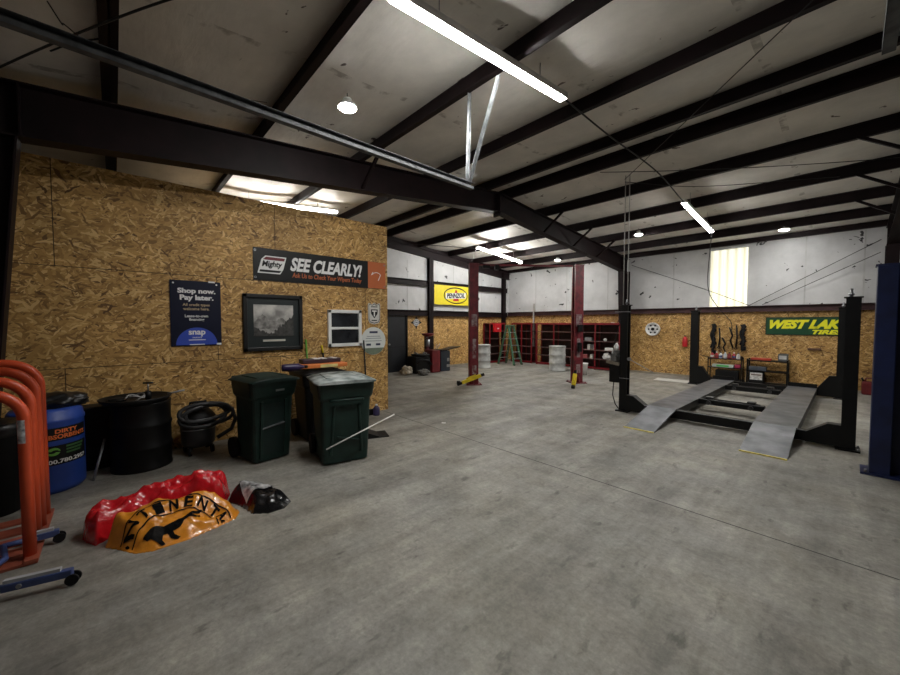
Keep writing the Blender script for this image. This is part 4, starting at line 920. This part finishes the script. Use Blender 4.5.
# ------------------------------------------------------------------ maroon two post lift
P1 = Vector((-7.26, 7.55, 0)); P2 = Vector((-5.40, 10.0, 0)); dv = (P2-P1); ang = atan2(dv.y, dv.x)
t = thing('two_post_lift', 'maroon two post car lift with an overhead bar and yellow arm ends', 'car lift')
def lift_post(parent, P, a, H_, m, wdt=.26, dep=.24, name='post'):
    """C channel post, open side towards local +X"""
    b = MB(); b.box((-dep/2, 0, H_/2), (.012, wdt, H_)); 
    for s in (-1, 1): b.box((0, s*wdt/2, H_/2), (dep, .012, H_)); b.box((dep/2, s*(wdt/2-.035), H_/2), (.012, .07, H_))
    M = at(P.x, P.y, 0, Matrix.Rotation(a, 4, 'Z')); b.xform(M); o = b.build(name, m, parent)
    p = MB(); p.box((0, 0, .01), (dep+.2, wdt+.2, .02)); p.xform(M); p.build('base_plate', m, o)
    p = MB(); p.box((0, 0, H_), (dep+.04, wdt+.04, .02)); p.xform(M); p.build('top_plate', m, o)
    g = MB()
    for s in (-1, 1): g.prism([(s*(wdt/2+.006), .02), (s*(wdt/2+.1), .02), (s*(wdt/2+.006), .25)], 0, -.006, .006)
    for s in (-1, 1):
        for q in (-1, 1): g.cyl((q*(dep/2+.06), s*(wdt/2+.06), .02), (q*(dep/2+.06), s*(wdt/2+.06), .05), .014, 8)
    g.xform(M); g.build('anchor_bolts', GREYSTEEL if False else m, o)
    return o, M
SCUF = mat('scuffed_grey_paint', (.32, .28, .28), .6, 0, .75, 12, col2=(.13, .02, .025), detail=7)
for P, a in ((P1, ang), (P2, ang+pi)):
    o, M = lift_post(t, P, a, 3.42, MAROON)
    c = MB(); c.box((.02, 0, .55), (.16, .21, .75)); c.xform(M); c.build('carriage', mat('dark_maroon', (.07, .008, .012), .5), t)
    for (z0, z1, ww) in ((.75, 1.30, .1), (1.65, 2.0, .16), (.3, .55, .12)):
        for s in (-1, 1): q = MB(); q.box((.01, s*.138, (z0+z1)/2), (ww, .003, z1-z0)); q.xform(M); q.build('decal', SCUF, o)
    q = MB(); q.box((.0, -.138, 1.85), (.12, .002, .14)); q.xform(M); q.build('decal', WHITEP, o)
    q = MB(); q.box((.0, .20, 1.6), (.12, .1, .2)); q.xform(M); q.build('lock_box', BLACK, o)
    q = MB(); q.box((.0, .19, 1.05), (.10, .08, .26)); q.xform(M); q.build('lock_box', BLACK, o)
b = MB(); b.bar(P1+Vector((0, 0, 3.40)), P2+Vector((0, 0, 3.40)), .05, .05); b.build('overhead_bar', MAROON, t)
b = MB(); q = P1.lerp(P2, .22); b.box((q.x, q.y, 3.33), (.12, .12, .14), Matrix.Rotation(ang, 3, 'Z')); q = P1.lerp(P2, .12); b.box((q.x, q.y, 3.35), (.2, .08, .08), Matrix.Rotation(ang, 3, 'Z')); b.build('shutoff_switch', BLACK, t)
def arm(t, p0, p1, padm):
    p0, p1 = Vector(p0), Vector(p1); d = (p1-p0)
    b = MB(); b.bar(p0, p1, .10, .09, bev=.01); b.bar(p0+d*.75+Vector((0, 0, .05)), p0+d*.25+Vector((0, 0, .05)), .05, .07, bev=.01); o = b.build('arm', YELLOW, t)
    b = MB(); b.bar(p0-d.normalized()*.14, p0+d.normalized()*.02, .085, .075, bev=.01); b.cyl(p0-d.normalized()*.1, p0-d.normalized()*.1+Vector((0, 0, .09)), .05, 14); b.build('pad', padm, o)
    b = MB(); b.bar(p1-d.normalized()*.05, p1+d.normalized()*.10, .07, .07); b.build('knuckle', BLACK, o)
arm(t, (-7.30, 7.13, .075), (-7.01, 7.60, .27), BLACK)
arm(t, (-4.97, 9.05, .07), (-5.02, 9.22, .36), BLACK)

# blue two post lift at the right edge
t = thing('two_post_lift', 'dark blue lift post at the right edge of the photo', 'car lift', (.36, 6.52, 0))
NAVY = mat('navy_lift_paint', (.009, .016, .066), .4, 0, .35, 4)
b = MB(); Hh = 2.40
b.box((-.085, -.02, Hh/2), (.16, .22, Hh), None, .008); b.build('post', NAVY, t)
b = MB(); b.box((.04, .05, Hh/2), (.09, .10, Hh-.02)); b.build('slide', mat('navy_shadow_side', (.010, .016, .06), .5), t)
b = MB(); b.box((.12, -.02, Hh/2), (.05, .20, Hh)); b.build('post_flange', NAVY, t)
b = MB(); b.box((.02, 0, .012), (.50, .34, .024)); b.build('base_plate', NAVY, t)
b = MB(); b.box((-.01, 0, Hh+.008), (.34, .25, .016)); b.build('top_plate', NAVY, t)
b = MB(); b.box((.26, -.1, .28), (.28, .2, .50), None, .02); b.build('arm_carriage', BLACK, t)
for x, y in ((-.19, -.14), (.1, -.15), (.16, -.15)): b = MB(); b.cyl((x, y, .024), (x, y, .06), .012, 8); b.build('anchor_bolt', GREYSTEEL, t)

# ------------------------------------------------------------------ black four post ramp lift
t = thing('four_post_lift', 'black four post drive on car lift with two grey ramps', 'car lift')
XL, XR, YF, YB, PH = -3.0, .025, 7.46, 12.3, 2.10
for (x, y) in ((XL, YF), (XR, YF), (XL, YB), (-.09, YB)):
    s = 1 if x == XL else -1; bw = .15 if y == YF else .2
    b = MB(); b.box((x-s*bw*.45, y, PH/2), (.012, .15, PH)); 
    for q in (-1, 1): b.box((x, y+q*.075, PH/2), (bw-.02, .012, PH))
    for q in (-1, 1): b.box((x+s*bw*.42, y+q*.06, PH/2), (.012, .03, PH))
    b.box((x, y, PH/2), (.02, .14, PH)); p = b.build('post', BLACK, t)
    b = MB(); b.box((x, y, .01), (.24, .28, .02)); b.build('base_plate', BLACK, p)
    b = MB(); b.box((x, y, PH), (bw+.03, .19, .016)); b.build('top_plate', BLACK, p)
    b = MB(); b.cyl((x+s*.02, y, PH), (x+s*.02, y, PH+.12), .018, 10); b.cyl((x+s*.02, y, PH+.03), (x+s*.02, y, PH+.06), .03, 8); b.build('top_bolt', GREYSTEEL, p)
    for q in (-.11, .11): b = MB(); b.cyl((x-s*.1, y+q, .02), (x-s*.1, y+q, .05), .013, 8); b.build('anchor_bolt', GREYSTEEL, p)
for y in (YF, YB):
    b = MB(); b.box(((XL+XR)/2, y, .105), (XR-XL-.16, .13, .15), None, .006); cb = b.build('crossbeam', BLACK, t)
    for x, s in ((XL, 1), (XR if y == YF else -.09, -1)):
        g = MB(); g.prism([(.03, x+s*.055), (.33 if y == YF else .52, x+s*.055), (.33 if y == YF else .52, x+s*.20), (.17, x+s*.42), (.03, x+s*.42)], 1, y-.08, y+.08); g.build('end_bracket', BLACK, cb)
b = MB(); b.bar((XL+.3, YF-.066, .183), (XR-.3, YF-.066, .183), .012, .012); b.build('beam_edge', GREYSTEEL, t)
PLATE = mat('worn_steel_plate', (.20, .205, .22), .42, .45, .5, 3.5, .05, col2=(.085, .09, .10), detail=9)
for xa, xb, lab in ((-2.53, -2.05, 'l'), (-.99, -.48, 'r')):
    z = .205; b = MB(); b.box(((xa+xb)/2, (7.38+12.2)/2, z-.012), (xb-xa, 12.2-7.38, .024)); rw = b.build('runway', PLATE, t)
    b = MB()
    for x in (xa+.012, xb-.012): b.box((x, (7.55+12.2)/2, .135), (.024, 12.2-7.55, .12))
    b.build('side_beam', BLACK, rw)
    b = MB(); b.prism([(6.27, .003), (7.385, .205), (7.385, .183), (6.33, -.0)], 0, xa+.01, xb-.01); rp_ = b.build('ramp', PLATE, t)
    b = MB(); b.box(((xa+xb)/2, 6.275, .007), (xb-xa-.02, .035, .012)); b.build('yellow_edge', mat('worn_yellow', (.72, .60, .12), .5, 0, .35, 20), rp_)
    b = MB(); b.box(((xa+xb)/2, 12.22, .25), (xb-xa, .02, .10)); b.build('wheel_stop', BLACK, rw)
for y, nm in ((8.75, 'jack_bridge'), (11.1, 'jack_bridge')):
    b = MB(); b.box((-1.52, y, .175), (1.02, .16, .10), None, .01); b.box((-1.52, y+.22, .12), (1.02, .05, .08)); jb = b.build(nm, BLACK, t)
    b = MB(); b.box((-1.52, y, .235), (.9, .02, .015)); b.build('rail', DGREY, jb)
    for x in (-1.85, -1.2): b = MB(); b.cyl((x, y-.09, .17), (x, y-.13, .17), .04, 12); b.box((x, y+.02, .25), (.13, .12, .05), None, .01); b.build('roller', DGREY, jb)
# power unit on the front left post
pu = MB(); pu.box((XL-.17, YF, .74), (.2, .2, .36), None, .015); pu = pu.build('oil_tank', BLACK, t)
b = MB(); b.cyl((XL-.17, YF, .93), (XL-.17, YF, 1.20), .085, 18); b.box((XL-.17, YF-.1, 1.05), (.12, .06, .12), None, .01); b.build('motor', mat('grey_motor', (.12, .12, .115), .5, 0, .5, 9), pu)
b = MB(); b.box((XL-.2, YF-.02, .95), (.26, .16, .06), Matrix.Rotation(.15, 3, 'Y')); b.build('shelf', mat('tan_metal', (.20, .17, .13), .5, 0, .4), pu)
b = MB(); b.lathe([(.002, 0), (.045, 0), (.05, .08), (.03, .12), (.015, .15)], 14, at(XL-.16, YF-.02, 1.2)); b.build('bottle', WHITE, pu)
b = MB(); b.cyl((XL+.12, YF-.09, 1.05), (XL+.12, YF-.12, 1.05), .035, 12); b.tube([(XL+.12, YF-.1, 1.05), (XL+.55, YF-.05, .82)], .007, 6); b.build('valve', GREYSTEEL, pu)
b = MB(); b.tube([(XL-.2, YF-.03, .56), (XL-.21, YF-.05, .3), (XL-.16, YF-.04, .12), (XL-.08, YF-.08, .05)], .010, 8); b.build('hose', CABLE, pu)
b = MB(); b.tube([(XL-.26, YF, 1.0), (XL-.22, YF, 1.3), (XL-.1, YF, 1.8), (XL-.04, YF, 2.1)], .008, 6); b.build('hose', CABLE, pu)
for z in (.66, 1.97): b = MB(); b.box((XL-.03, YF-.085, z), (.36 if z < 1 else .3, .004, .012)); b.build('strap', GREYSTEEL, pu)
for dx in (-.05, .03): b = MB(); b.tube([(XL+dx, YF, PH+.0), (XL+dx, YF, zr(YF, ZP)+.03)], .009, 6); tag(b.build('conduit', mat('grey_conduit', (.45, .44, .42), .5)), ('left' if dx < 0 else 'right')+' thin conduit dropping from roof to the ramp lift power unit', 'conduit', 'conduits above the ramp lift power unit')
b = MB(); b.box((-3.62, 12.5, .003), (.9, .55, .006), Matrix.Rotation(.1, 3, 'Z')); tag(b.build('concrete_patch', mat('pale_patch', (.60, .59, .55), .7, 0, .1)), 'pale patch of paper sheet on the floor by the back ramp lift post', 'floor patch')

# ------------------------------------------------------------------ barrels and pails in the far part
WBAR = mat('dirty_white_drum', (.50, .51, .50), .5, 0, .35, 5, detail=7)
for x, y, lab in ((-9.72, 10.66, 'dirty white drum behind the left maroon lift post'), (-7.28, 12.05, 'dirty white drum in front of the red shelves')):
    t = thing('white_drum', lab, 'drum', (x, y, 0), 0, 'white drums'); b = MB(); b.lathe(drum_prof(.29, .88), 40); b.build('body', WBAR, t); b = MB(); b.lathe([(.30, .86), (.305, .90), (.29, .905), (.002, .9)], 32); b.build('lid', WBAR, t)
t = thing('grey_pail', 'small dark grey waste bin right of the white drum by the shelves', 'bin', (-6.70, 12.32, 0)); b = MB(); b.lathe([(.002, 0), (.16, 0), (.2, .46), (.21, .48), (.19, .48), (.15, .03), (.002, .03)], 24); b.build('body', mat('slate_plastic', (.06, .07, .075), .5), t)
b = MB(); b.tube([(-.19, 0, .46), (-.12, 0, .56), (.12, 0, .56), (.19, 0, .46)], .01, 6); b.build('handle', GREYSTEEL, t)
blob('cloth', 'pale cloth draped over the edge of the grey waste bin', 'cloth', (-6.72, 12.25, .51), (.15, .12, .04), mat('pale_cloth', (.4, .41, .4), .8), 1.7, .4, .484)
t = thing('bucket', 'white plastic bucket just right of the right maroon lift post', 'bucket', (-6.05, 11.65, 0)); b = MB(); b.lathe([(.002, 0), (.125, 0), (.145, .36), (.155, .37), (.155, .40), (.002, .4)], 24); b.build('body', WHITE, t); b = MB(); b.tube([(.15*cos(a), .02, .33-.1*sin(a)) for a in [k*pi/10 for k in range(11)]], .004, 6); b.build('bail', GREYSTEEL, t)

# ------------------------------------------------------------------ step ladder
LGR = mat('green_fibreglass', (.05, .13, .075), .5, 0, .2); LAL = mat('ladder_aluminium', (.45, .46, .46), .4, .6)
t = thing('step_ladder', 'green fibreglass step ladder open in front of the red shelves', 'ladder', (-9.72, 12.35, 0), radians(0))
Ht = 1.62
for s in (-1, 1):
    for e, nm in ((-1, 'rail'), (1, 'rear_rail')):
        b = MB(); b.bar((e*.42, s*.26, .005), (e*.05, s*.16, Ht), .045, .09, up=(0, 1, 0)); b.build('rail', LGR, t)
        b = MB(); b.box((e*.42, s*.26, .02), (.09, .05, .04)); b.build('foot', RUBBER, t)
for e in (-1, 1):
    for k in range(1, 6):
        f = k/6; b = MB(); b.box((e*(.42-.37*f), 0, Ht*f), (.085, .52-.2*f, .022)); b.build('step', LAL, t)
b = MB(); b.box((0, 0, Ht+.015), (.22, .38, .05), None, .01); b.build('top_cap', LGR, t)

# ------------------------------------------------------------------ red shelving
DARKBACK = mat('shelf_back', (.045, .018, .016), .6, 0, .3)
def shelf_unit(label, loc, rz, W, nb, H=1.74, D=.36, levels=5):
    """front faces local -Y, left end at x=0"""
    t = thing('shelf_unit', label, 'shelf', loc, rz, 'red shelf units')
    for i in range(nb+1):
        for y in (0, D): b = MB(); b.box((i*W/nb, y, H/2), (.05, .04, H)); b.build('upright', REDSHELF, t)
    for k in range(levels+1):
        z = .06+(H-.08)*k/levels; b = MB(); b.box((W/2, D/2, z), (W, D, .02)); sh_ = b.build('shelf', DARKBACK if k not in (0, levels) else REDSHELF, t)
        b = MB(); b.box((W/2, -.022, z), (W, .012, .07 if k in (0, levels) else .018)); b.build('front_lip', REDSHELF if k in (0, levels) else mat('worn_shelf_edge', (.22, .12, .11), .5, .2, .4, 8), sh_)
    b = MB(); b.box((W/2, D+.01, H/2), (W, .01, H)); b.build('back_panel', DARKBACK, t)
    return t
SY = 13.30
shelf_unit('red metal shelf unit just right of the green step ladder', (-10.35, SY, 0), 0, 1.05, 2)
shelf_unit('red metal shelf unit behind the white drum, second from the corner', (-9.02, SY, 0), 0, 1.62, 2)
shelf_unit('red metal shelf unit behind the right maroon lift post, holding boxes', (-7.36, SY, 0), 0, 1.82, 2)
shelf_unit('red metal shelf unit on the gable wall in the far corner', (-10.50, 11.95, 0), radians(90), 1.0, 1, D=.34)
pkg('first_aid_box', 'bright red metal box hung on the corner shelf unit', 'box', (-10.405, 12.32, 1.36), 0, (.12, .44, .36), mat('bright_red', (.55, .012, .02), .4), [('emblem', (.061, 0, .15), (.003, .12, .05), WHITEP)])
lev = lambda k: .06+1.66*k/5+.011
def item(label, x, k, d, m, name='carton', cat='box', rz=.1, y=13.42): return pkg(name, label, cat, (x, y, lev(k)), rz, d, m)
CARD = mat('pale_carton', (.55, .53, .48), .6)
item('grey carton on the fourth shelf right of the maroon post', -6.75, 3, (.26, .2, .13), mat('grey_carton', (.22, .22, .22), .6)); item('white carton standing under the grey carton on red shelf', -6.72, 2, (.10, .2, .2), CARD); item('grey jar beside the white carton on the middle red shelf', -6.58, 2, (.09, .1, .2), mat('grey_carton', (.22, .22, .22), .6))
item('low white carton near the power unit on the red shelves', -5.92, 2, (.34, .2, .10), WHITE); item('red and white pack on the lowest red shelf', -6.88, 1, (.2, .2, .14), mat('red_pack', (.4, .1, .1), .5)); item('white pack beside the red pack on the lowest red shelf', -6.62, 1, (.1, .2, .15), CARD)
blob('paper_bag', 'crumpled white bag on the lowest red shelf by the power unit', 'bag', (-6.05, 13.42, lev(1)+.11), (.13, .11, .14), WHITE, 5.5, .3, lev(1)+.002)
blob('paper_ball', 'small white lump on the fourth red shelf by power unit', 'paper', (-6.12, 13.42, lev(3)+.055), (.06, .06, .055), WHITE, 6.5, .2, lev(3)+.002)
item('white label box on the top of the red shelves', -5.85, 5, (.12, .1, .05), CARD)
t = thing('wall_box', 'grey electrical box on the gable strand board behind the maroon post', 'electrical box', (-10.9, 11.42, 1.12)); b = MB(); b.box((.06, 0, .24), (.1, .2, .48), None, .008); b.build('body', mat('grey_enamel', (.3, .3, .3), .5), t); b = MB(); b.box((.113, 0, .24), (.006, .15, .4)); b.build('cover', mat('dark_cover', (.08, .08, .085), .5), t)

# ------------------------------------------------------------------ tyre changer, balancer, debris
t = thing('tire_changer', 'red and black tire changer by the gable column', 'tire changer', (-10.15, 8.12, 0), radians(-5))
b = MB(); b.box((.1, .22, .40), (.5, .34, .78), None, .02); b.build('cabinet', mat('dark_red_enamel', (.13, .008, .012), .4, 0, .2), t)
b = MB(); b.box((.0, -.28, .30), (.55, .62, .58), None, .03); b.build('bead_breaker', BLACK, t)
b = MB(); b.lathe([(.002, .60), (.30, .60), (.33, .63), (.33, .66), (.06, .68), (.002, .68)], 28, at(.05, -.25, 0)); b.build('turntable', BLACKM, t)
for k in range(4): a = k*pi/2+.4; b = MB(); b.box((.05+.22*cos(a), -.25+.22*sin(a), .70), (.08, .05, .05), Matrix.Rotation(a, 3, 'Z')); b.build('jaw', GREYSTEEL, t)
b = MB(); b.box((-.2, .18, .94), (.14, .13, .74), None, .01); b.build('tower', mat('dark_maroon', (.07, .008, .012), .5), t)
b = MB(); b.cyl((-.13, .18, .9), (-.13, .18, 1.16), .075, 14); b.build('air_cylinder', GREYSTEEL, t)
b = MB(); b.lathe([(.03, 1.25), (.18, 1.29), (.24, 1.36), (.22, 1.38), (.002, 1.38)], 24, at(-.15, .2, 0)); b.build('red_cap', mat('dark_red_enamel', (.20, .012, .018), .4), t)
b = MB(); b.tube([(-.2, .18, 1.22), (.1, .0, 1.24), (.12, -.1, 1.16), (.12, -.1, .85)], .03, 10); b.build('mount_arm', BLACK, t)
b = MB(); b.tube([(.1, .42, .80), (.16, .52, 1.02)], .014, 8); b.tube([(.1, .36, .78), (.14, .40, .98)], .011, 8); b.build('tire_iron', GREYSTEEL, t)
b = MB(); b.tube([(.3, -.55, .35), (.34, -.4, .5), (.32, -.1, .45), (.34, .02, .3)], .035, 10); b.build('breaker_arm', BLACK, t)
t = thing('wheel_balancer', 'slate blue wheel balancer cabinet with an open black hood', 'wheel balancer', (-10.05, 8.84, 0), radians(-5))
b = MB(); b.box((0, -.02, .38), (.4, .42, .74), None, .015); b.build('cabinet', mat('slate_blue_enamel', (.014, .022, .034), .45), t)
b = MB(); b.box((0, .22, .80), (.42, .9, .03), Matrix.Rotation(radians(9), 3, 'X')); b.box((0, -.1, .765), (.4, .3, .05)); b.build('hood', BLACK, t)
b = MB(); b.box((.205, .1, .42), (.01, .1, .12)); b.box((.205, .1, .2), (.01, .14, .1)); b.build('panel', mat('panel_grey', (.25, .25, .24), .5), t)
blob('cloth_sack', 'beige crumpled sack on the floor left of the tire changer', 'sack', (-10.05, 7.22, .13), (.18, .19, .17), mat('beige_cloth', (.40, .35, .27), .8, 0, .3, 9), 2.2, .5, .001)
blob('cloth_sack', 'small grey heap of rags in front of the tire changer base', 'rags', (-9.62, 7.62, .08), (.14, .2, .11), mat('grey_rags', (.12, .115, .105), .8, 0, .5, 9), 7.2, .5, .001)

# ------------------------------------------------------------------ tool racks on the back wall
t = thing('tool_shelf', 'black wire tool shelf below the hanging tools on the back wall', 'shelf', (-2.48, 13.42, 0))
for x in (-.40, .40):
    for y in (-.14, .14): b = MB(); b.box((x, y, .37), (.025, .025, .74)); b.build('upright', BLACK, t)
for z in (.08, .42, .68): b = MB(); b.box((0, 0, z), (.82, .3, .02)); b.build('shelf', BLACK, t)
b = MB(); b.bar((-.62, -.1, .77), (-.3, -.1, .70), .04, .015); b.build('side_rod', BLACK, t)
cols = [(.50, .05, .06), (.42, .02, .03), (.7, .7, .7), (.55, .6, .68), (.25, .02, .03), (.5, .04, .05), (.66, .62, .6)]
names = ('pink red bottle at the left end of the tool shelf', 'dark red bottle second on the tool shelf', 'white bottle left of the middle of the tool shelf', 'pale blue bottle in the middle of the tool shelf', 'maroon bottle right of the pale blue one on the tool shelf', 'red bottle second from the right end of tool shelf', 'pale bottle at the right end of the tool shelf')
for k, (c, lb) in enumerate(zip(cols, names)):
    tt = thing('bottle', lb, 'bottle', (-2.80+k*.105, 13.38+.03*(k % 2), .691), 0, 'bottles on the tool shelf')
    b = MB(); b.lathe([(.002, 0), (.042, 0), (.045, .02), (.045, .12), (.02, .155), (.016, .17)], 14); b.build('body', mat('bottle_plastic_%d' % k, c, .35), tt)
    b = MB(); b.lathe([(.02, .165), (.02, .195), (.002, .196)], 10); b.build('cap', WHITE if k % 2 else BLACK, tt)
    b = MB(); b.lathe([(.0462, .03), (.0462, .09)], 14, cap=False); b.build('label', mat('bottle_label_%d' % (k % 3), ((.75, .75, .74), (.3, .05, .05), (.08, .1, .25))[k % 3], .5), tt)
pkg('tool_case', 'long white and green case on the middle tool shelf', 'case', (-2.52, 13.36, .431), 0, (.52, .16, .09), mat('pale_case', (.5, .55, .5), .5), [('green_band', (.0, -.081, .045), (.3, .003, .05), mat('bright_green', (.08, .45, .10), .5))])
pkg('carton', 'small crimson carton at right of the middle tool shelf', 'box', (-2.17, 13.38, .431), 0, (.14, .16, .11), mat('crimson_box', (.36, .02, .07), .5))
pkg('crate', 'black crate on the lowest tool shelf', 'crate', (-2.42, 13.4, .091), 0, (.55, .26, .26), BLACKM)
# tools hanging on the wall
def hanging(label, x, z0, z1, kind):
    t = thing('hanging_tool', label, 'hand tool', (x, 13.69, z0), 0)
    b = MB(); b.cyl((0, .028, z1-z0), (0, -.05, z1-z0), .008, 8); b.build('hook', BLACK, t)
    L_ = z1-z0
    if kind == 'strap':
        b = MB(); pts = [(.02*sin(k*.9)+.03*(k % 2), -.03-.01*(k % 3), L_*(1-k/14)) for k in range(15)]; b.tube(pts, .04, 8); pts = [(-.04+.03*sin(k*1.3), -.03, L_*(1-k/10)) for k in range(9)]; b.tube(pts, .03, 8); b.build('strap', RUBBER, t)
        b = MB(); b.box((.02, -.05, .05), (.12, .06, .12), None, .01); b.build('buckle', BLACK, t)
    elif kind == 'wrench':
        b = MB(); b.tube([(0, -.03, L_), (.02, -.03, L_*.5), (.0, -.03, .03)], .02, 8); b.build('shank', GREYSTEEL if False else BLACKM, t); b = MB(); b.lathe([(.04, 0), (.04, .02), (.02, .02), (.02, 0)], 12, at(0, -.03, .0, Matrix.Rotation(pi/2, 4, 'X')), cap=False); b.build('jaw', BLACKM, t)
    else:
        b = MB(); b.tube([(-.05, -.03, L_), (.03, -.03, L_*.6), (-.02, -.03, L_*.35), (.05, -.03, 0)], .022, 8); b.build('bar', BLACKM, t)
hanging('thick black strap bundle hanging at left above the tool shelf', -2.84, .80, 1.72, 'strap')
hanging('thick black strap bundle hanging at right above the tool shelf', -2.12, .95, 1.70, 'strap')
hanging('thin dark wrench hanging beside the left strap bundle', -2.70, 1.0, 1.60, 'wrench'); hanging('bent dark bar hanging above the middle of the tool shelf', -2.57, .85, 1.3, 'bar'); hanging('second bent bar hanging right of the middle bar', -2.40, 1.0, 1.62, 'bar'); hanging('slim wrench hanging left of the right strap bundle', -2.28, 1.0, 1.68, 'wrench')
blob('work_glove', 'dark bundle of gloves perched on the right end of the tool shelf', 'gloves', (-2.105, 13.47, .737), (.035, .05, .045), RUBBER, 8.8, .2, .691)
t = thing('fire_extinguisher', 'small red extinguisher left of the back ramp lift post', 'extinguisher', (-3.60, 13.64, .98)); b = MB(); b.lathe([(.002, 0), (.065, 0), (.07, .02), (.07, .26), (.04, .31), (.02, .33)], 18); b.build('cylinder', mat('bright_red', (.55, .012, .02), .4), t); b = MB(); b.box((0, -.02, .35), (.04, .1, .03)); b.build('lever', BLACK, t)
b = MB(); b.box((0, .05, .16), (.03, .05, .2)); b.build('bracket', BLACK, t)
t = thing('parts_rack', 'black open rack with a battery box right of the tool shelf', 'shelf', (-1.52, 13.42, 0))
for x in (-.42, .42):
    for y in (-.15, .15): b = MB(); b.box((x, y, .37), (.035, .035, .74)); b.build('upright', BLACK, t)
for z in (.04, .40, .69): b = MB(); b.box((0, 0, z), (.88, .34, .03)); b.build('shelf', BLACK, t)
pkg('carton', 'long flat red carton on top of the open rack', 'box', (-1.66, 13.40, .706), 0, (.44, .2, .06), mat('orange_red_box', (.50, .06, .03), .5))
pkg('battery_charger', 'grey charger with a pale face on the right of open rack', 'charger', (-1.20, 13.40, .706), 0, (.2, .2, .2), mat('charger_grey', (.10, .10, .105), .5), [('face', (0, -.101, .11), (.15, .003, .10), mat('pale_face', (.55, .55, .54), .5)), ('handle', (0, 0, .205), (.14, .03, .02), BLACK)])
pkg('battery_box', 'black battery box with white label on the lowest rack shelf', 'box', (-1.74, 13.36, .056), 0, (.32, .22, .31), BLACKM, [('label_sheet', (.0, -.112, .2), (.27, .003, .2), mat('white_label', (.68, .67, .64), .5, 0, .3, 16)), ('print_line', (.0, -.114, .24), (.22, .002, .03), mat('brown_print', (.2, .12, .1), .5))])
pkg('carton', 'flat grey blue carton on middle shelf of the open rack', 'box', (-1.72, 13.38, .416), 0, (.38, .24, .11), mat('slate_box', (.07, .08, .10), .5))
b = MB(); b.bar((-2.0, 13.40, .0), (-1.98, 13.68, .72), .09, .02, up=(1, 0, 0)); tag(b.build('plank', mat('pine', (.5, .33, .15), .6)), 'short pine plank leaning left of the open rack', 'plank')
pkg('wooden_cleat', 'small dark wooden cleat fixed under the green banner', 'cleat', (-.62, 13.69, 1.02), 0, (.26, .05, .06), mat('dark_wood', (.12, .055, .03), .6))
t = thing('gas_can', 'red fuel can on the floor between ramp lift and blue post', 'fuel can', (.36, 13.52, 0)); t.scale = (.9, .9, .9); b = MB(); b.box((0, 0, .18), (.28, .2, .36), None, .04); b.build('body', mat('fuel_red', (.13, .008, .010), .45), t); b = MB(); b.tube([(-.08, 0, .35), (-.06, 0, .45), (.08, 0, .45), (.09, 0, .35)], .018, 8); b.build('handle', _m['fuel_red'], t); b = MB(); b.cyl((-.1, 0, .35), (-.14, 0, .45), .022, 10); b.build('spout', BLACK, t)
b = MB(); b.bar((.02, 13.2, .0), (-.12, 13.69, .62), .06, .03, up=(1, 0, 0)); tag(b.build('metal_strip', GREYSTEEL), 'grey metal strip leaning on the wall behind the right ramp post', 'strip')
t = thing('parts_rack', 'black shelf rack with green striped box beyond the blue post', 'shelf', (1.05, 13.40, 0))
for x in (-.42, .42):
    for y in (-.15, .15): b = MB(); b.box((x, y, .85), (.035, .035, 1.7)); b.build('upright', BLACK, t)
for z in (.06, .48, .9, 1.3, 1.68): b = MB(); b.box((0, 0, z), (.88, .34, .03)); b.build('shelf', BLACK, t)
pkg('carton', 'green striped carton on the rack beyond the blue post', 'box', (.85, 13.35, .916), 0, (.3, .2, .1), BLACKM, [('green_band', (0, -.101, .03), (.3, .003, .04), mat('bright_green', (.08, .45, .10), .5))])
pkg('carton', 'dark grey carton on the upper rack beyond the blue post', 'box', (.85, 13.35, 1.316), 0, (.3, .2, .2), mat('slate_box', (.07, .08, .10), .5))
